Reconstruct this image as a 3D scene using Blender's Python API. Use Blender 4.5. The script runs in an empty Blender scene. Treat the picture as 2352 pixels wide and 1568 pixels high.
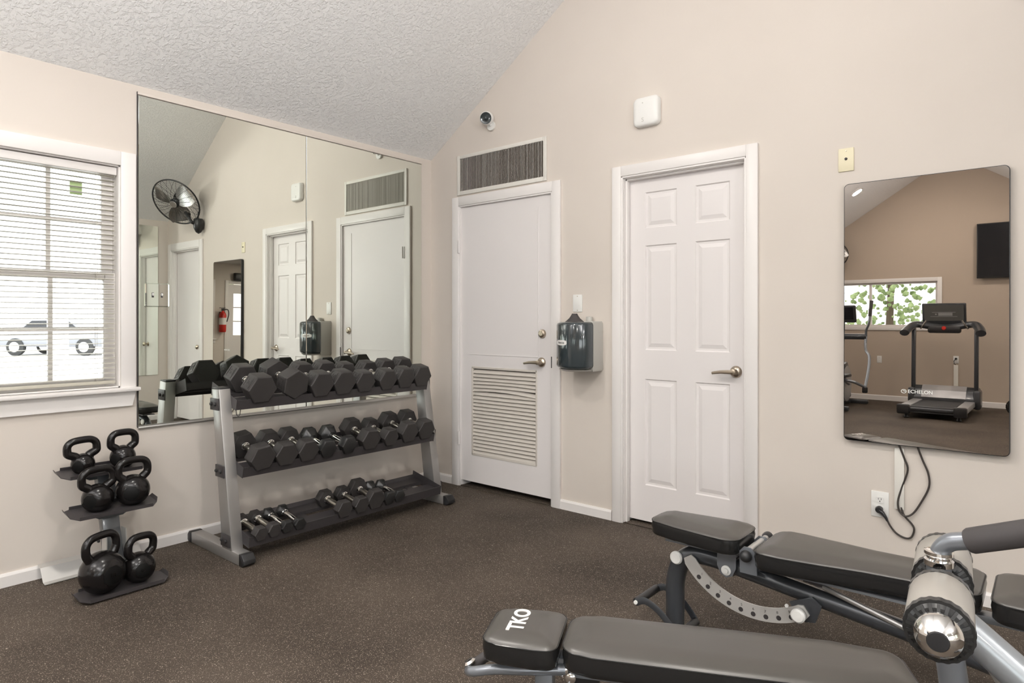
import bpy, bmesh, math, random
from mathutils import Vector, Matrix, Euler
random.seed(7)
D = bpy.data
SC = bpy.context.scene
COL = SC.collection
PI = math.pi

# ------------------------------------------------------------------ camera, world, exposure
cam_data = D.cameras.new('camera')
cam = D.objects.new('camera', cam_data); COL.objects.link(cam)
cam.location = (3.7212, -3.4514, 1.2327)
cam.rotation_euler = (PI/2, 0, math.radians(130.03-90))
cam_data.sensor_width = 36.0
cam_data.lens = 36.0*1484.59/2352
cam_data.shift_y = -(784-735.2)/2352
cam_data.clip_start = .05
cam_data.clip_end = 300
SC.camera = cam

world = D.worlds.new('world'); SC.world = world
world.use_nodes = True
wn = world.node_tree.nodes; wl = world.node_tree.links
wn['Background'].inputs[0].default_value = (.96, .97, 1.0, 1)
wn['Background'].inputs[1].default_value = 5.5

SC.view_settings.view_transform = 'Standard'
SC.view_settings.look = 'None'
SC.view_settings.exposure = 0.15
SC.view_settings.gamma = 1.0
SC.view_settings.use_curve_mapping = False
cy = SC.cycles
cy.use_denoising = True
cy.max_bounces = 12
cy.diffuse_bounces = 6
cy.glossy_bounces = 8
cy.transmission_bounces = 8
cy.transparent_max_bounces = 12
cy.sample_clamp_indirect = 6.0
cy.caustics_reflective = False
cy.caustics_refractive = False
CAN_POWER = 27.0
ADDED_BOWL_POWER = 122.0
ADDED_BOWL_COLOR = (1.0, .97, .97)
CAN_COLOR = (1.0, .95, .88)

def can_light(loc, normal, power=CAN_POWER, size=.15):
    l = D.lights.new('can_lamp', 'AREA'); l.shape = 'DISK'; l.size = size; l.energy = power; l.color = CAN_COLOR
    o = D.objects.new('can_lamp', l); COL.objects.link(o)
    o.location = loc
    o.rotation_euler = Vector(normal).to_track_quat('-Z', 'Y').to_euler()
    return o

def portal(loc, normal, w, h):        # lets the renderer find the daylight of a window
    l = D.lights.new('daylight_portal', 'AREA'); l.shape = 'RECTANGLE'; l.size = w; l.size_y = h; l.cycles.is_portal = True
    o = D.objects.new('daylight_portal', l); COL.objects.link(o); o.location = loc
    o.rotation_euler = Vector(normal).to_track_quat('-Z', 'Z').to_euler(); return o
portal((-.135, -2.711, 1.46), (1,0,0), 1.04, 1.15)
portal((1.24, -9.41, 1.65), (0,1,0), 1.98, .755)
portal((9.71, -6.62, 1.35), (-1,0,0), 4.55, 1.7)
portal((7.2, -9.41, 1.35), (0,1,0), 3.6, 1.7)
portal((-.135, -6.4, 1.46), (1,0,0), 3.6, 1.15)
portal((9.71, -2.31, 1.475), (-1,0,0), 1.02, 1.15)
portal((9.71, -3.61, 1.41), (-1,0,0), .62, .88)

# ------------------------------------------------------------------ materials
MATS = {}
def mat(name, color=(.8,.8,.8), rough=.5, metal=0., spec=.5, coat=0., trans=0., emis=None, es=0., ior=1.45):
    m = D.materials.new(name); m.use_nodes = True
    b = m.node_tree.nodes['Principled BSDF']
    b.inputs['Base Color'].default_value = (*color, 1)
    b.inputs['Roughness'].default_value = rough
    b.inputs['Metallic'].default_value = metal
    b.inputs['Specular IOR Level'].default_value = spec
    b.inputs['Coat Weight'].default_value = coat
    b.inputs['Coat Roughness'].default_value = .08
    b.inputs['Transmission Weight'].default_value = trans
    b.inputs['IOR'].default_value = ior
    if emis:
        b.inputs['Emission Color'].default_value = (*emis, 1); b.inputs['Emission Strength'].default_value = es
    MATS[name] = m
    return m
def nodes(m): return m.node_tree.nodes, m.node_tree.links, m.node_tree.nodes['Principled BSDF']
def noise_bump(m, scale, strength, dist=.002, detail=4, kind='noise'):
    n, l, b = nodes(m)
    tc = n.new('ShaderNodeTexCoord')
    if kind == 'voronoi':
        t = n.new('ShaderNodeTexVoronoi'); t.inputs['Scale'].default_value = scale; out = t.outputs['Distance']
    else:
        t = n.new('ShaderNodeTexNoise'); t.inputs['Scale'].default_value = scale; t.inputs['Detail'].default_value = detail; out = t.outputs['Fac']
    l.new(tc.outputs['Object'], t.inputs['Vector'])
    bp = n.new('ShaderNodeBump'); bp.inputs['Strength'].default_value = strength; bp.inputs['Distance'].default_value = dist
    l.new(out, bp.inputs['Height']); l.new(bp.outputs['Normal'], b.inputs['Normal'])
    return t
def noise_color(m, c1, c2, scale, lo=.35, hi=.65, detail=3):
    n, l, b = nodes(m)
    tc = n.new('ShaderNodeTexCoord'); t = n.new('ShaderNodeTexNoise'); t.inputs['Scale'].default_value = scale; t.inputs['Detail'].default_value = detail
    r = n.new('ShaderNodeValToRGB')
    r.color_ramp.elements[0].position = lo; r.color_ramp.elements[0].color = (*c1, 1)
    r.color_ramp.elements[1].position = hi; r.color_ramp.elements[1].color = (*c2, 1)
    l.new(tc.outputs['Object'], t.inputs['Vector']); l.new(t.outputs['Fac'], r.inputs['Fac']); l.new(r.outputs['Color'], b.inputs['Base Color'])

m_wall = mat('wall_paint', (.665,.61,.555), .62, spec=.35); noise_color(m_wall, (.655,.60,.545), (.675,.62,.565), 1.3); noise_bump(m_wall, 260, .12, .001)
m_wall_dimmed = mat('wall_paint_dimmed', (.50,.42,.345), .7, spec=.3); noise_bump(m_wall_dimmed, 260, .12, .001)  # wall paint darkened, the dimmer light at the back put into its colour
m_ceil = mat('ceiling_texture', (.90,.905,.905), .85, spec=.2)
n, l, b = nodes(m_ceil)
tc = n.new('ShaderNodeTexCoord'); v1 = n.new('ShaderNodeTexNoise'); v1.inputs['Scale'].default_value = 55; v1.inputs['Detail'].default_value = 5; v1.inputs['Roughness'].default_value = .6
rp = n.new('ShaderNodeValToRGB'); rp.color_ramp.elements[0].position = .47; rp.color_ramp.elements[1].position = .62
bp = n.new('ShaderNodeBump'); bp.inputs['Strength'].default_value = .55; bp.inputs['Distance'].default_value = .006
l.new(tc.outputs['Object'], v1.inputs['Vector']); l.new(v1.outputs['Fac'], rp.inputs['Fac']); l.new(rp.outputs['Color'], bp.inputs['Height']); l.new(bp.outputs['Normal'], b.inputs['Normal'])
m_trim = mat('trim_white', (.80,.775,.76), .35, spec=.5)
m_door = mat('door_white', (.78,.75,.745), .38, spec=.5)
m_floor = mat('rubber_floor', (.1,.08,.06), .62, spec=.16)
n, l, b = nodes(m_floor)
tc = n.new('ShaderNodeTexCoord')
base = n.new('ShaderNodeTexNoise'); base.inputs['Scale'].default_value = 1.6; base.inputs['Detail'].default_value = 6
br = n.new('ShaderNodeValToRGB'); br.color_ramp.elements[0].position = .35; br.color_ramp.elements[0].color = (.040,.031,.025,1); br.color_ramp.elements[1].position = .68; br.color_ramp.elements[1].color = (.076,.060,.048,1)
wob = n.new('ShaderNodeTexNoise'); wob.inputs['Scale'].default_value = 60
vm = n.new('ShaderNodeVectorMath'); vm.operation = 'MULTIPLY_ADD'; vm.inputs[1].default_value = (.018,.018,.018)
l.new(tc.outputs['Object'], base.inputs['Vector']); l.new(base.outputs['Fac'], br.inputs['Fac'])
l.new(tc.outputs['Object'], wob.inputs['Vector']); l.new(wob.outputs['Color'], vm.inputs[0]); l.new(tc.outputs['Object'], vm.inputs[2])
prev = br.outputs['Color']
for sc_, thr, rad, colr in ((170, .70, .19, (.34,.295,.235,1)), (290, .60, .22, (.19,.16,.125,1)), (105, .90, .13, (.46,.41,.34,1))):
    vo = n.new('ShaderNodeTexVoronoi'); vo.inputs['Scale'].default_value = sc_; vo.voronoi_dimensions = '2D'
    l.new(vm.outputs[0], vo.inputs['Vector'])
    lt = n.new('ShaderNodeMath'); lt.operation = 'LESS_THAN'; lt.inputs[1].default_value = rad; l.new(vo.outputs['Distance'], lt.inputs[0])
    sp = n.new('ShaderNodeSeparateColor'); l.new(vo.outputs['Color'], sp.inputs[0])
    gt = n.new('ShaderNodeMath'); gt.operation = 'GREATER_THAN'; gt.inputs[1].default_value = thr; l.new(sp.outputs[0], gt.inputs[0])
    mu = n.new('ShaderNodeMath'); mu.operation = 'MULTIPLY'; l.new(lt.outputs[0], mu.inputs[0]); l.new(gt.outputs[0], mu.inputs[1])
    mx = n.new('ShaderNodeMix'); mx.data_type = 'RGBA'; l.new(mu.outputs[0], mx.inputs['Factor']); l.new(prev, mx.inputs['A']); mx.inputs['B'].default_value = colr
    prev = mx.outputs['Result']
l.new(prev, b.inputs['Base Color'])
bp = n.new('ShaderNodeBump'); bp.inputs['Strength'].default_value = .25; bp.inputs['Distance'].default_value = .001
l.new(wob.outputs['Fac'], bp.inputs['Height']); l.new(bp.outputs['Normal'], b.inputs['Normal'])

m_mirror = mat('mirror_glass', (.89,.93,.865), .0, 1.0)
m_mirror2 = mat('dark_mirror_glass', (.46,.42,.385), .004, 1.0)
m_alu = mat('aluminium', (.62,.61,.60), .3, 1.0)
m_steel = mat('brushed_nickel', (.50,.43,.35), .3, 1.0)
m_chrome = mat('chrome', (.88,.87,.85), .09, 1.0)
m_silver = mat('silver_paint', (.43,.42,.41), .38, .75)
m_silver2 = mat('pale_silver_paint', (.60,.59,.57), .4, .5)
m_dgrey = mat('dark_grey_powder_coat', (.055,.050,.052), .42, .3)
m_charc = mat('charcoal_frame_paint', (.065,.070,.078), .28, .5, coat=.3)
m_gframe = mat('blue_grey_frame_paint', (.22,.235,.26), .3, .5, coat=.3)
m_gframe2 = mat('light_blue_grey_paint', (.36,.385,.41), .32, .4, coat=.3)
m_rubber = mat('black_rubber', (.035,.032,.031), .52, spec=.45); noise_bump(m_rubber, 300, .1, .0005)
m_rubber2 = mat('glossy_black_rubber', (.022,.022,.022), .3, spec=.5)
m_enamel = mat('black_enamel_iron', (.007,.006,.006), .2, .0, spec=.45); noise_bump(m_enamel, 55, .18, .002)
m_disc = mat('matt_black_disc', (.004,.004,.004), .5, spec=.25)
m_black = mat('black_plastic', (.02,.02,.021), .35)
m_vinyl_lit = mat('black_vinyl_lit_top', (.060,.055,.049), .36, spec=.9); noise_bump(m_vinyl_lit, 420, .12, .0006)  # pad tops: ceiling glare put into a lighter base colour than the sides
m_vinyls = mat('black_vinyl_side', (.012,.012,.012), .22, spec=.6)
m_foam = mat('grey_foam_roller', (.33,.31,.28), .36, spec=.5)
m_grip = mat('black_foam_grip', (.055,.050,.050), .75)
m_white = mat('white_plastic', (.80,.80,.78), .35)
m_cream = mat('cream_plastic', (.78,.72,.52), .4)
m_vent = mat('vent_enamel', (.74,.72,.67), .4)
m_recess_shade = mat('painted_recess_shade', (.06,.045,.035), .8)  # dark colour painted in for the shade inside recesses
m_navy = mat('smoky_dark_plastic', (.030,.040,.045), .1, spec=.6, coat=.6)
m_tgrey = mat('grey_plastic', (.50,.49,.46), .4)
m_louver = mat('louver_enamel', (.62,.58,.53), .4)
m_cord = mat('black_cord', (.035,.028,.024), .5)
m_blind = mat('blind_slat', (.50,.48,.41), .5, trans=0.)
m_glass = mat('window_glass', (.95,.97,.96), 0.)
n, l, b = nodes(m_glass)
tb = n.new('ShaderNodeBsdfTransparent'); tb.inputs[0].default_value = (.95,.97,.96,1); gb = n.new('ShaderNodeBsdfGlossy'); gb.inputs['Roughness'].default_value = .0
fr = n.new('ShaderNodeFresnel'); fr.inputs[0].default_value = 1.45; mxs = n.new('ShaderNodeMixShader')
l.new(fr.outputs[0], mxs.inputs[0]); l.new(tb.outputs[0], mxs.inputs[1]); l.new(gb.outputs[0], mxs.inputs[2]); l.new(mxs.outputs[0], n['Material Output'].inputs[0])
m_screen = mat('screen_glass', (.012,.013,.016), .12, spec=.5)
m_disp = mat('grey_display', (.10,.10,.093), .3)
m_red = mat('red_paint', (.55,.03,.02), .3)
m_label = mat('white_print', (.85,.84,.82), .5)
m_green = mat('green_sticker', (.45,.60,.30), .5)
m_leaf = mat('leaf', (.12,.24,.05), .6); noise_color(m_leaf, (.13,.20,.07), (.32,.42,.20), 5)
m_bark = mat('bark', (.10,.075,.055), .9)
m_conc = mat('pale_concrete', (.62,.60,.57), .85); noise_color(m_conc, (.58,.565,.54), (.68,.66,.63), .6)
m_car = mat('grey_car_paint', (.20,.205,.225), .25, .2, coat=.5)
m_car2 = mat('pale_car_paint', (.45,.45,.47), .25, .2, coat=.5)
m_tyre = mat('tyre_rubber', (.03,.03,.03), .8)
m_lamp = mat('lamp_disc', (1,.9,.75), .5, emis=(1.0,.80,.58), es=9.0)
m_belt = mat('treadmill_belt', (.03,.03,.032), .6)
m_wheelgrey = mat('machine_silver', (.45,.45,.46), .35, .5)
m_beige = mat('pale_house_wall', (.62,.60,.56), .8)

# ------------------------------------------------------------------ mesh helpers
def setp(o, label=None, cat=None, group=None, kind=None):
    if label: o['label'] = label
    if cat: o['category'] = cat
    if group: o['group'] = group
    if kind: o['kind'] = kind
    return o
def empty(name, loc=(0,0,0), rot=(0,0,0)):
    o = D.objects.new(name, None); COL.objects.link(o); o.location = loc; o.rotation_euler = rot; o.empty_display_size = .05
    return o
class MB:
    def __init__(s): s.bm = bmesh.new()
    def _xf(s, verts, M):
        if M is not None: bmesh.ops.transform(s.bm, matrix=M, verts=verts)
    def box(s, c, d, M=None, bev=0., seg=2):
        r = bmesh.ops.create_cube(s.bm, size=1.0)
        vs = r['verts']
        bmesh.ops.scale(s.bm, vec=d, verts=vs)
        bmesh.ops.translate(s.bm, vec=c, verts=vs)
        if M is not None: s._xf(vs, M)
        if bev > 0:
            es = list({e for v in vs for e in v.link_edges})
            bmesh.ops.bevel(s.bm, geom=es, offset=bev, segments=seg, profile=.5, affect='EDGES')
        return s
    def tube(s, pts, r, n=12, cap=True, r2=None, closed=False, up=None):
        pts = [Vector(p) for p in pts]; N = len(pts)
        rs = r if isinstance(r, (list, tuple)) else [r]*N
        rings = []; prev = None
        for i, p in enumerate(pts):
            if closed: t = (pts[(i+1)%N]-pts[i-1]).normalized()
            elif i == 0: t = (pts[1]-p).normalized()
            elif i == N-1: t = (p-pts[i-1]).normalized()
            else: t = ((pts[i+1]-p).normalized()+(p-pts[i-1]).normalized()).normalized()
            if prev is None:
                a = Vector(up) if up else (Vector((0,0,1)) if abs(t.z) < .9 else Vector((1,0,0)))
            else: a = prev
            x = (a - t*a.dot(t)).normalized(); prev = x; y = t.cross(x)
            ry = r2 if r2 else rs[i]
            rings.append([s.bm.verts.new(p + x*math.cos(2*PI*k/n)*rs[i] + y*math.sin(2*PI*k/n)*ry) for k in range(n)])
        M = N if closed else N-1
        for i in range(M):
            A, B = rings[i], rings[(i+1)%N]
            for k in range(n): s.bm.faces.new((A[k], A[(k+1)%n], B[(k+1)%n], B[k]))
        if cap and not closed:
            s.bm.faces.new(rings[0][::-1]); s.bm.faces.new(rings[-1])
        return s
    def lathe(s, prof, n=24, M=None, cap=True):
        rings = []; vs = []
        for (r, z) in prof:
            ring = [s.bm.verts.new((r*math.cos(2*PI*k/n), r*math.sin(2*PI*k/n), z)) for k in range(n)]
            rings.append(ring); vs += ring
        for A, B in zip(rings, rings[1:]):
            for k in range(n): s.bm.faces.new((A[k], A[(k+1)%n], B[(k+1)%n], B[k]))
        if cap: s.bm.faces.new(rings[0][::-1]); s.bm.faces.new(rings[-1])
        s._xf(vs, M); return s
    def prism(s, poly, z0, z1, M=None, bev=0.):
        lo = [s.bm.verts.new((x, y, z0)) for x, y in poly]; hi = [s.bm.verts.new((x, y, z1)) for x, y in poly]
        N = len(poly)
        f1 = s.bm.faces.new(lo[::-1]); f2 = s.bm.faces.new(hi)
        for i in range(N): s.bm.faces.new((lo[i], lo[(i+1)%N], hi[(i+1)%N], hi[i]))
        s._xf(lo+hi, M)
        if bev > 0:
            es = list({e for v in lo+hi for e in v.link_edges})
            bmesh.ops.bevel(s.bm, geom=es, offset=bev, segments=2, profile=.5, affect='EDGES')
        return s
    def sheet(s, line, th, y0, y1, M=None):
        """a thin bent sheet: a polyline in x,z given thickness, running from y0 to y1"""
        N = len(line); ofs = []
        for i in range(N):
            a = Vector(line[max(i-1,0)]); c = Vector(line[min(i+1,N-1)]); t = (c-a).normalized(); ofs.append(Vector((-t.y, t.x))*th)
        poly = [Vector(p) for p in line] + [Vector(line[i])+ofs[i] for i in range(N-1,-1,-1)]
        lo = [s.bm.verts.new((p.x, y0, p.y)) for p in poly]; hi = [s.bm.verts.new((p.x, y1, p.y)) for p in poly]
        K = len(poly)
        for i in range(K): s.bm.faces.new((lo[i], hi[i], hi[(i+1)%K], lo[(i+1)%K]))
        for i in range(N-1):
            j = K-1-i
            s.bm.faces.new((lo[i], lo[i+1], lo[j-1], lo[j])); s.bm.faces.new((hi[i], hi[j], hi[j-1], hi[i+1]))
        s._xf(lo+hi, M); return s
    def sphere(s, c, r, u=20, v=12, sc=(1,1,1), M=None):
        q = bmesh.ops.create_uvsphere(s.bm, u_segments=u, v_segments=v, radius=r)
        bmesh.ops.scale(s.bm, vec=sc, verts=q['verts']); bmesh.ops.translate(s.bm, vec=c, verts=q['verts']); s._xf(q['verts'], M); return s
    def quad(s, pts):
        s.bm.faces.new([s.bm.verts.new(p) for p in pts]); return s
    def build(s, name, m, parent=None, ang=35, smooth=True, loc=None, rot=None):
        bmesh.ops.remove_doubles(s.bm, verts=s.bm.verts, dist=1e-6)
        bmesh.ops.recalc_face_normals(s.bm, faces=s.bm.faces)
        if smooth:
            a = math.radians(ang)
            for f in s.bm.faces: f.smooth = True
            for e in s.bm.edges:
                if len(e.link_faces) == 2:
                    if e.calc_face_angle(0) > a: e.smooth = False
                else: e.smooth = False
        me = D.meshes.new(name); s.bm.to_mesh(me); s.bm.free()
        for mm in (m if isinstance(m, (list, tuple)) else [m]): me.materials.append(mm)
        o = D.objects.new(name, me); COL.objects.link(o)
        if parent: o.parent = parent
        if loc: o.location = loc
        if rot: o.rotation_euler = rot
        return o
def T(x, y, z): return Matrix.Translation((x, y, z))
def RX(a): return Matrix.Rotation(a, 4, 'X')
def RY(a): return Matrix.Rotation(a, 4, 'Y')
def RZ(a): return Matrix.Rotation(a, 4, 'Z')
def frame(o, x, y):
    x = Vector(x).normalized(); y = Vector(y); y = (y - x*y.dot(x)).normalized(); z = x.cross(y)
    return Matrix(((x.x,y.x,z.x,o[0]),(x.y,y.y,z.y,o[1]),(x.z,y.z,z.z,o[2]),(0,0,0,1)))
def rrect(w, h, r, n=5):
    out = []
    for cx, cy_, a0 in ((w/2-r, h/2-r, 0), (-w/2+r, h/2-r, 90), (-w/2+r, -h/2+r, 180), (w/2-r, -h/2+r, 270)):
        for k in range(n+1):
            a = math.radians(a0+90*k/n); out.append((cx+r*math.cos(a), cy_+r*math.sin(a)))
    return out
def arc(c, r, a0, a1, n, plane='xz', y=0.):
    o = []
    for k in range(n+1):
        a = math.radians(a0+(a1-a0)*k/n); p = (c[0]+r*math.cos(a), c[1]+r*math.sin(a))
        o.append((p[0], y, p[1]) if plane == 'xz' else (p[0], p[1], y))
    return o
def smooth_path(pts, n=6):
    P = [Vector(p) for p in pts]; P = [P[0]*2-P[1]]+P+[P[-1]*2-P[-2]]; out = []
    for i in range(1, len(P)-2):
        for k in range(n):
            t = k/n; a, b_, c, d = P[i-1], P[i], P[i+1], P[i+2]
            out.append(.5*((2*b_)+(c-a)*t+(2*a-5*b_+4*c-d)*t*t+(3*b_-a-3*c+d)*t**3))
    out.append(P[-2]); return out
def text(body, size, m, M, parent, name='lettering', ext=.0006, bold=.0):
    cu = D.curves.new(name, 'FONT'); cu.body = body; cu.size = size; cu.extrude = ext; cu.offset = bold*size; cu.align_x = 'CENTER'; cu.align_y = 'CENTER'
    t = D.objects.new(name, cu); COL.objects.link(t)
    bpy.context.view_layer.update()
    me = D.meshes.new_from_object(t.evaluated_get(bpy.context.evaluated_depsgraph_get()))
    D.objects.remove(t)
    me.transform(M); me.materials.clear(); me.materials.append(m)
    o = D.objects.new(name, me); COL.objects.link(o)
    if parent: o.parent = parent
    return o
def copy_tree(o, parent=None):
    c = o.copy(); COL.objects.link(c)
    if parent: c.parent = parent
    for ch in [k for k in D.objects if k.parent == o]: copy_tree(ch, c)
    return c
def struct(o): o['kind'] = 'structure'; return o

def wall_panel(name, outline, holes, M, th, m):
    """outline & holes in the panel's u,v plane, thickness goes to +w; M places it"""
    bm = bmesh.new(); edges = []
    for loop in [outline]+holes:
        vs = [bm.verts.new((x, y, 0)) for x, y in loop]
        for i in range(len(vs)): edges.append(bm.edges.new((vs[i], vs[(i+1)%len(vs)])))
    bmesh.ops.triangle_fill(bm, use_beauty=True, use_dissolve=False, edges=edges)
    # keep only faces outside the holes
    kill = []
    for f in bm.faces:
        c = f.calc_center_median()
        for h in holes:
            xs = [p[0] for p in h]; ys = [p[1] for p in h]
            if min(xs) < c.x < max(xs) and min(ys) < c.y < max(ys): kill.append(f); break
    if kill: bmesh.ops.delete(bm, geom=kill, context='FACES_ONLY')
    r = bmesh.ops.extrude_face_region(bm, geom=list(bm.faces))
    bmesh.ops.translate(bm, vec=(0,0,th), verts=[v for v in r['geom'] if isinstance(v, bmesh.types.BMVert)])
    bmesh.ops.transform(bm, matrix=M, verts=bm.verts)
    bmesh.ops.recalc_face_normals(bm, faces=bm.faces)
    me = D.meshes.new(name); bm.to_mesh(me); bm.free(); me.materials.append(m)
    o = D.objects.new(name, me); COL.objects.link(o); return struct(o)
def rect(x0, x1, y0, y1): return [(x0,y0),(x1,y0),(x1,y1),(x0,y1)]

# ------------------------------------------------------------------ room shell
W, DEP, ZE, SL = 4.85, 9.3, 2.475, .667
RID = W/2; ZR = ZE+SL*RID
XE, YJ = 9.6, -.55          # the side bay: its far wall and its front wall
MY = Matrix(((1,0,0,0),(0,0,1,0),(0,1,0,0),(0,0,0,1)))          # u=x, v=z, w=+y  (panels on y=const)
def MYat(y): return T(0, y, 0) @ MY
MXl = Matrix(((0,0,-1,0),(1,0,0,0),(0,1,0,0),(0,0,0,1)))        # u=y, v=z, w=-x
def MXat(x, s): return Matrix(((0,0,s,x),(1,0,0,0),(0,1,0,0),(0,0,0,1)))
D2 = (1.705, 2.455, 2.10); D3 = (3.975, 4.735, 2.09); D1 = (.318, 1.172, 2.09)
gable = [(0,0),(W,0),(W,ZE),(RID,ZR),(0,ZE)]
wall_panel('wall_front', gable, [rect(D1[0],D1[1],.002,D1[2]), rect(D2[0],D2[1],.002,D2[2]), rect(D3[0],D3[1],.002,D3[2])], MYat(0), .12, m_wall)
W6 = (5.4, 9.0, .50, 2.20); W7 = (-8.2, -4.6, .885, 2.035)  # unseen windows, added to bring in more daylight
WIN = (-3.232, -2.190, .885, 2.035)
wall_panel('wall_left', [(-DEP,0),(0,0),(0,ZE),(-DEP,ZE)], [rect(WIN[0],WIN[1],WIN[2],WIN[3]), rect(*W7)], MXat(0,-1), .14, m_wall)
BW = (.25, 2.235, 1.275, 2.03)
wall_panel('wall_back', [(0,0),(XE,0),(XE,ZE),(W,ZE),(RID,ZR),(0,ZE)], [rect(*BW), rect(*W6)], MYat(-DEP) @ Matrix.Scale(-1, 4, (0,0,1)), .12, m_wall_dimmed)
wall_panel('wall_right', rect(YJ, 0, 0, ZE), [], MXat(W,1), .12, m_wall)
wall_panel('wall_bay_front', rect(W+.12, XE, 0, ZE), [], MYat(YJ), .12, m_wall)
D4 = (-4.06, -3.17, 2.05); W4 = (-2.82, -1.80, .90, 2.05); W5 = (-8.9, -4.35, .50, 2.20)  # the long bay opening is unseen, added and enlarged for daylight
wall_panel('wall_bay_side', rect(-DEP, YJ, 0, ZE), [rect(D4[0],D4[1],.002,D4[2]), rect(*W4), rect(*W5)], MXat(XE,1), .12, m_wall)
MB().box((XE/2-.1, -DEP/2, -.05), (XE+.6, DEP+.5, .1)).build('floor', m_floor, smooth=False)['kind'] = 'structure'
def slope(name, x0, z0, x1, z1):
    b = MB(); t = .1
    b.prism([(x0,z0),(x1,z1),(x1,z1+t),(x0,z0+t)], 0, DEP+.24, M=T(0,.12,0) @ RX(PI/2))
    return struct(b.build(name, m_ceil, smooth=False))
slope('ceiling', -.14, ZE-.14*SL, RID, ZR)
slope('ceiling', RID, ZR, W, ZE)
struct(MB().box(((W+XE)/2+.06, (YJ-DEP)/2, ZE+.05), (XE-W+.24, DEP+YJ+.24, .1)).build('ceiling', m_ceil, smooth=False))

# baseboards
def base_board(name, p0, p1, nrm, h=.062, t=.013):
    p0 = Vector((*p0,0)); p1 = Vector((*p1,0)); d = (p1-p0); L = d.length; nn = Vector((*nrm,0))
    M = frame(p0, d, nn)
    b = MB(); prof = [(0,0),(t,0),(t,h-.012),(t*.55,h),(0,h)]
    vs0 = [b.bm.verts.new(M @ Vector((0,a,z if M[2][2] > 0 else -z))) for a, z in prof]; vs1 = [b.bm.verts.new(M @ Vector((L,a,z if M[2][2] > 0 else -z))) for a, z in prof]
    k = len(prof)
    for i in range(k): b.bm.faces.new((vs0[i], vs0[(i+1)%k], vs1[(i+1)%k], vs1[i]))
    b.bm.faces.new(vs0[::-1]); b.bm.faces.new(vs1)
    return struct(b.build(name, m_trim, smooth=False))
base_board('baseboard_left', (0,-DEP), (0,-.013), (1,0))
base_board('baseboard_front', (.001,0), (.240,0), (0,-1))
base_board('baseboard_front', (1.244,0), (1.629,0), (0,-1))
base_board('baseboard_front', (2.519,0), (3.88,0), (0,-1))
base_board('baseboard_right', (W,YJ), (W,-.013), (-1,0))
base_board('baseboard_back', (0,-DEP), (XE,-DEP), (0,1), h=.09)
base_board('baseboard_bay', (XE,-DEP), (XE,D4[0]-.08), (-1,0), h=.08)
base_board('baseboard_bay', (XE,D4[1]+.08), (XE,YJ), (-1,0), h=.08)
base_board('baseboard_bay', (W,YJ), (XE,YJ), (0,-1), h=.08)

# casing strip around an opening on a y=const wall: profile steps in towards the opening
def casing_y(name, x0, x1, zt, y, s, parent, w=.075, zb=0., sill=False):
    b = MB()
    for (a, t0, t1) in ((0, .0, .018), ):
        pass
    def piece(px0, px1, pz0, pz1):
        b.box(((px0+px1)/2, y+s*.009, (pz0+pz1)/2), (px1-px0, .018, pz1-pz0), bev=.003)
    piece(x0-w, x0-.006, zb, zt+w); piece(x1+.006, x1+w, zb, zt+w); piece(x0-.006, x1+.006, zt+.006, zt+w)
    for (e, th) in ((.020, .012), ):
        b.box((x0-.001, y+s*.006, (zb+zt)/2), (.012, .012, zt-zb), bev=.002); b.box((x1+.001, y+s*.006, (zb+zt)/2), (.012, .012, zt-zb), bev=.002)
        b.box(((x0+x1)/2, y+s*.006, zt+.001), (x1-x0, .012, .012), bev=.002)
    return b.build(name, m_trim, parent)

# lever handle (rose on a y=const face, lever towards -x)
def lever(parent, x, y, z, s=-1, d=-1, name='lever_handle'):
    b = MB()
    b.lathe([(.033,0),(.033,.004),(.029,.010),(.016,.016),(.013,.030),(.013,.045),(.016,.052),(.0,.056)], 24, T(x,y,z) @ (RX(PI/2) if s < 0 else RX(-PI/2)), cap=False)
    b.tube([(x, y+s*.046, z), (x+d*.03, y+s*.050, z), (x+d*.07, y+s*.050, z-.002), (x+d*.118, y+s*.046, z-.010)], [.012,.0115,.0095,.0075], 10)
    return b.build(name, m_steel, parent)

# ------------------------------------------------------------------ door 1 : flush door with louvered grille
d1 = empty('door_1', ((D1[0]+D1[1])/2, 0, 0)); struct(d1)
def loc_to(o, parent):   # parts are built in world space; keep them there when the parent sits at a base point
    o.matrix_parent_inverse = parent.matrix_world.inverted() if False else Matrix.Translation(-Vector(parent.location))
    return o
def P(o, parent):
    o.parent = parent; o.matrix_parent_inverse = (Matrix.Translation(parent.location) @ parent.rotation_euler.to_matrix().to_4x4()).inverted(); return o
ys = .006
LV = (.433, 1.037, .245, .890)
b = MB()
x0, x1, z0, z1 = .324, 1.166, .045, 2.078
for a in ((x0,LV[0],z0,z1),(LV[1],x1,z0,z1),(LV[0],LV[1],z0,LV[2]),(LV[0],LV[1],LV[3],z1)):
    b.box(((a[0]+a[1])/2, ys+.018, (a[2]+a[3])/2), (a[1]-a[0], .036, a[3]-a[2]))
P(b.build('door_slab', m_door), d1)
b = MB()                                            # shallow planted panel edge
for a in ((.395,1.05,.981,.984),(1.047,1.05,.984,2.0)):
    b.box(((a[0]+a[1])/2, ys-.001, (a[2]+a[3])/2), (a[1]-a[0], .004, a[3]-a[2]))
P(b.build('panel_bead', m_door), d1)
b = MB(); NL = 23; hz = (LV[3]-LV[2]-.03)/NL
random.seed(3)
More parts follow.
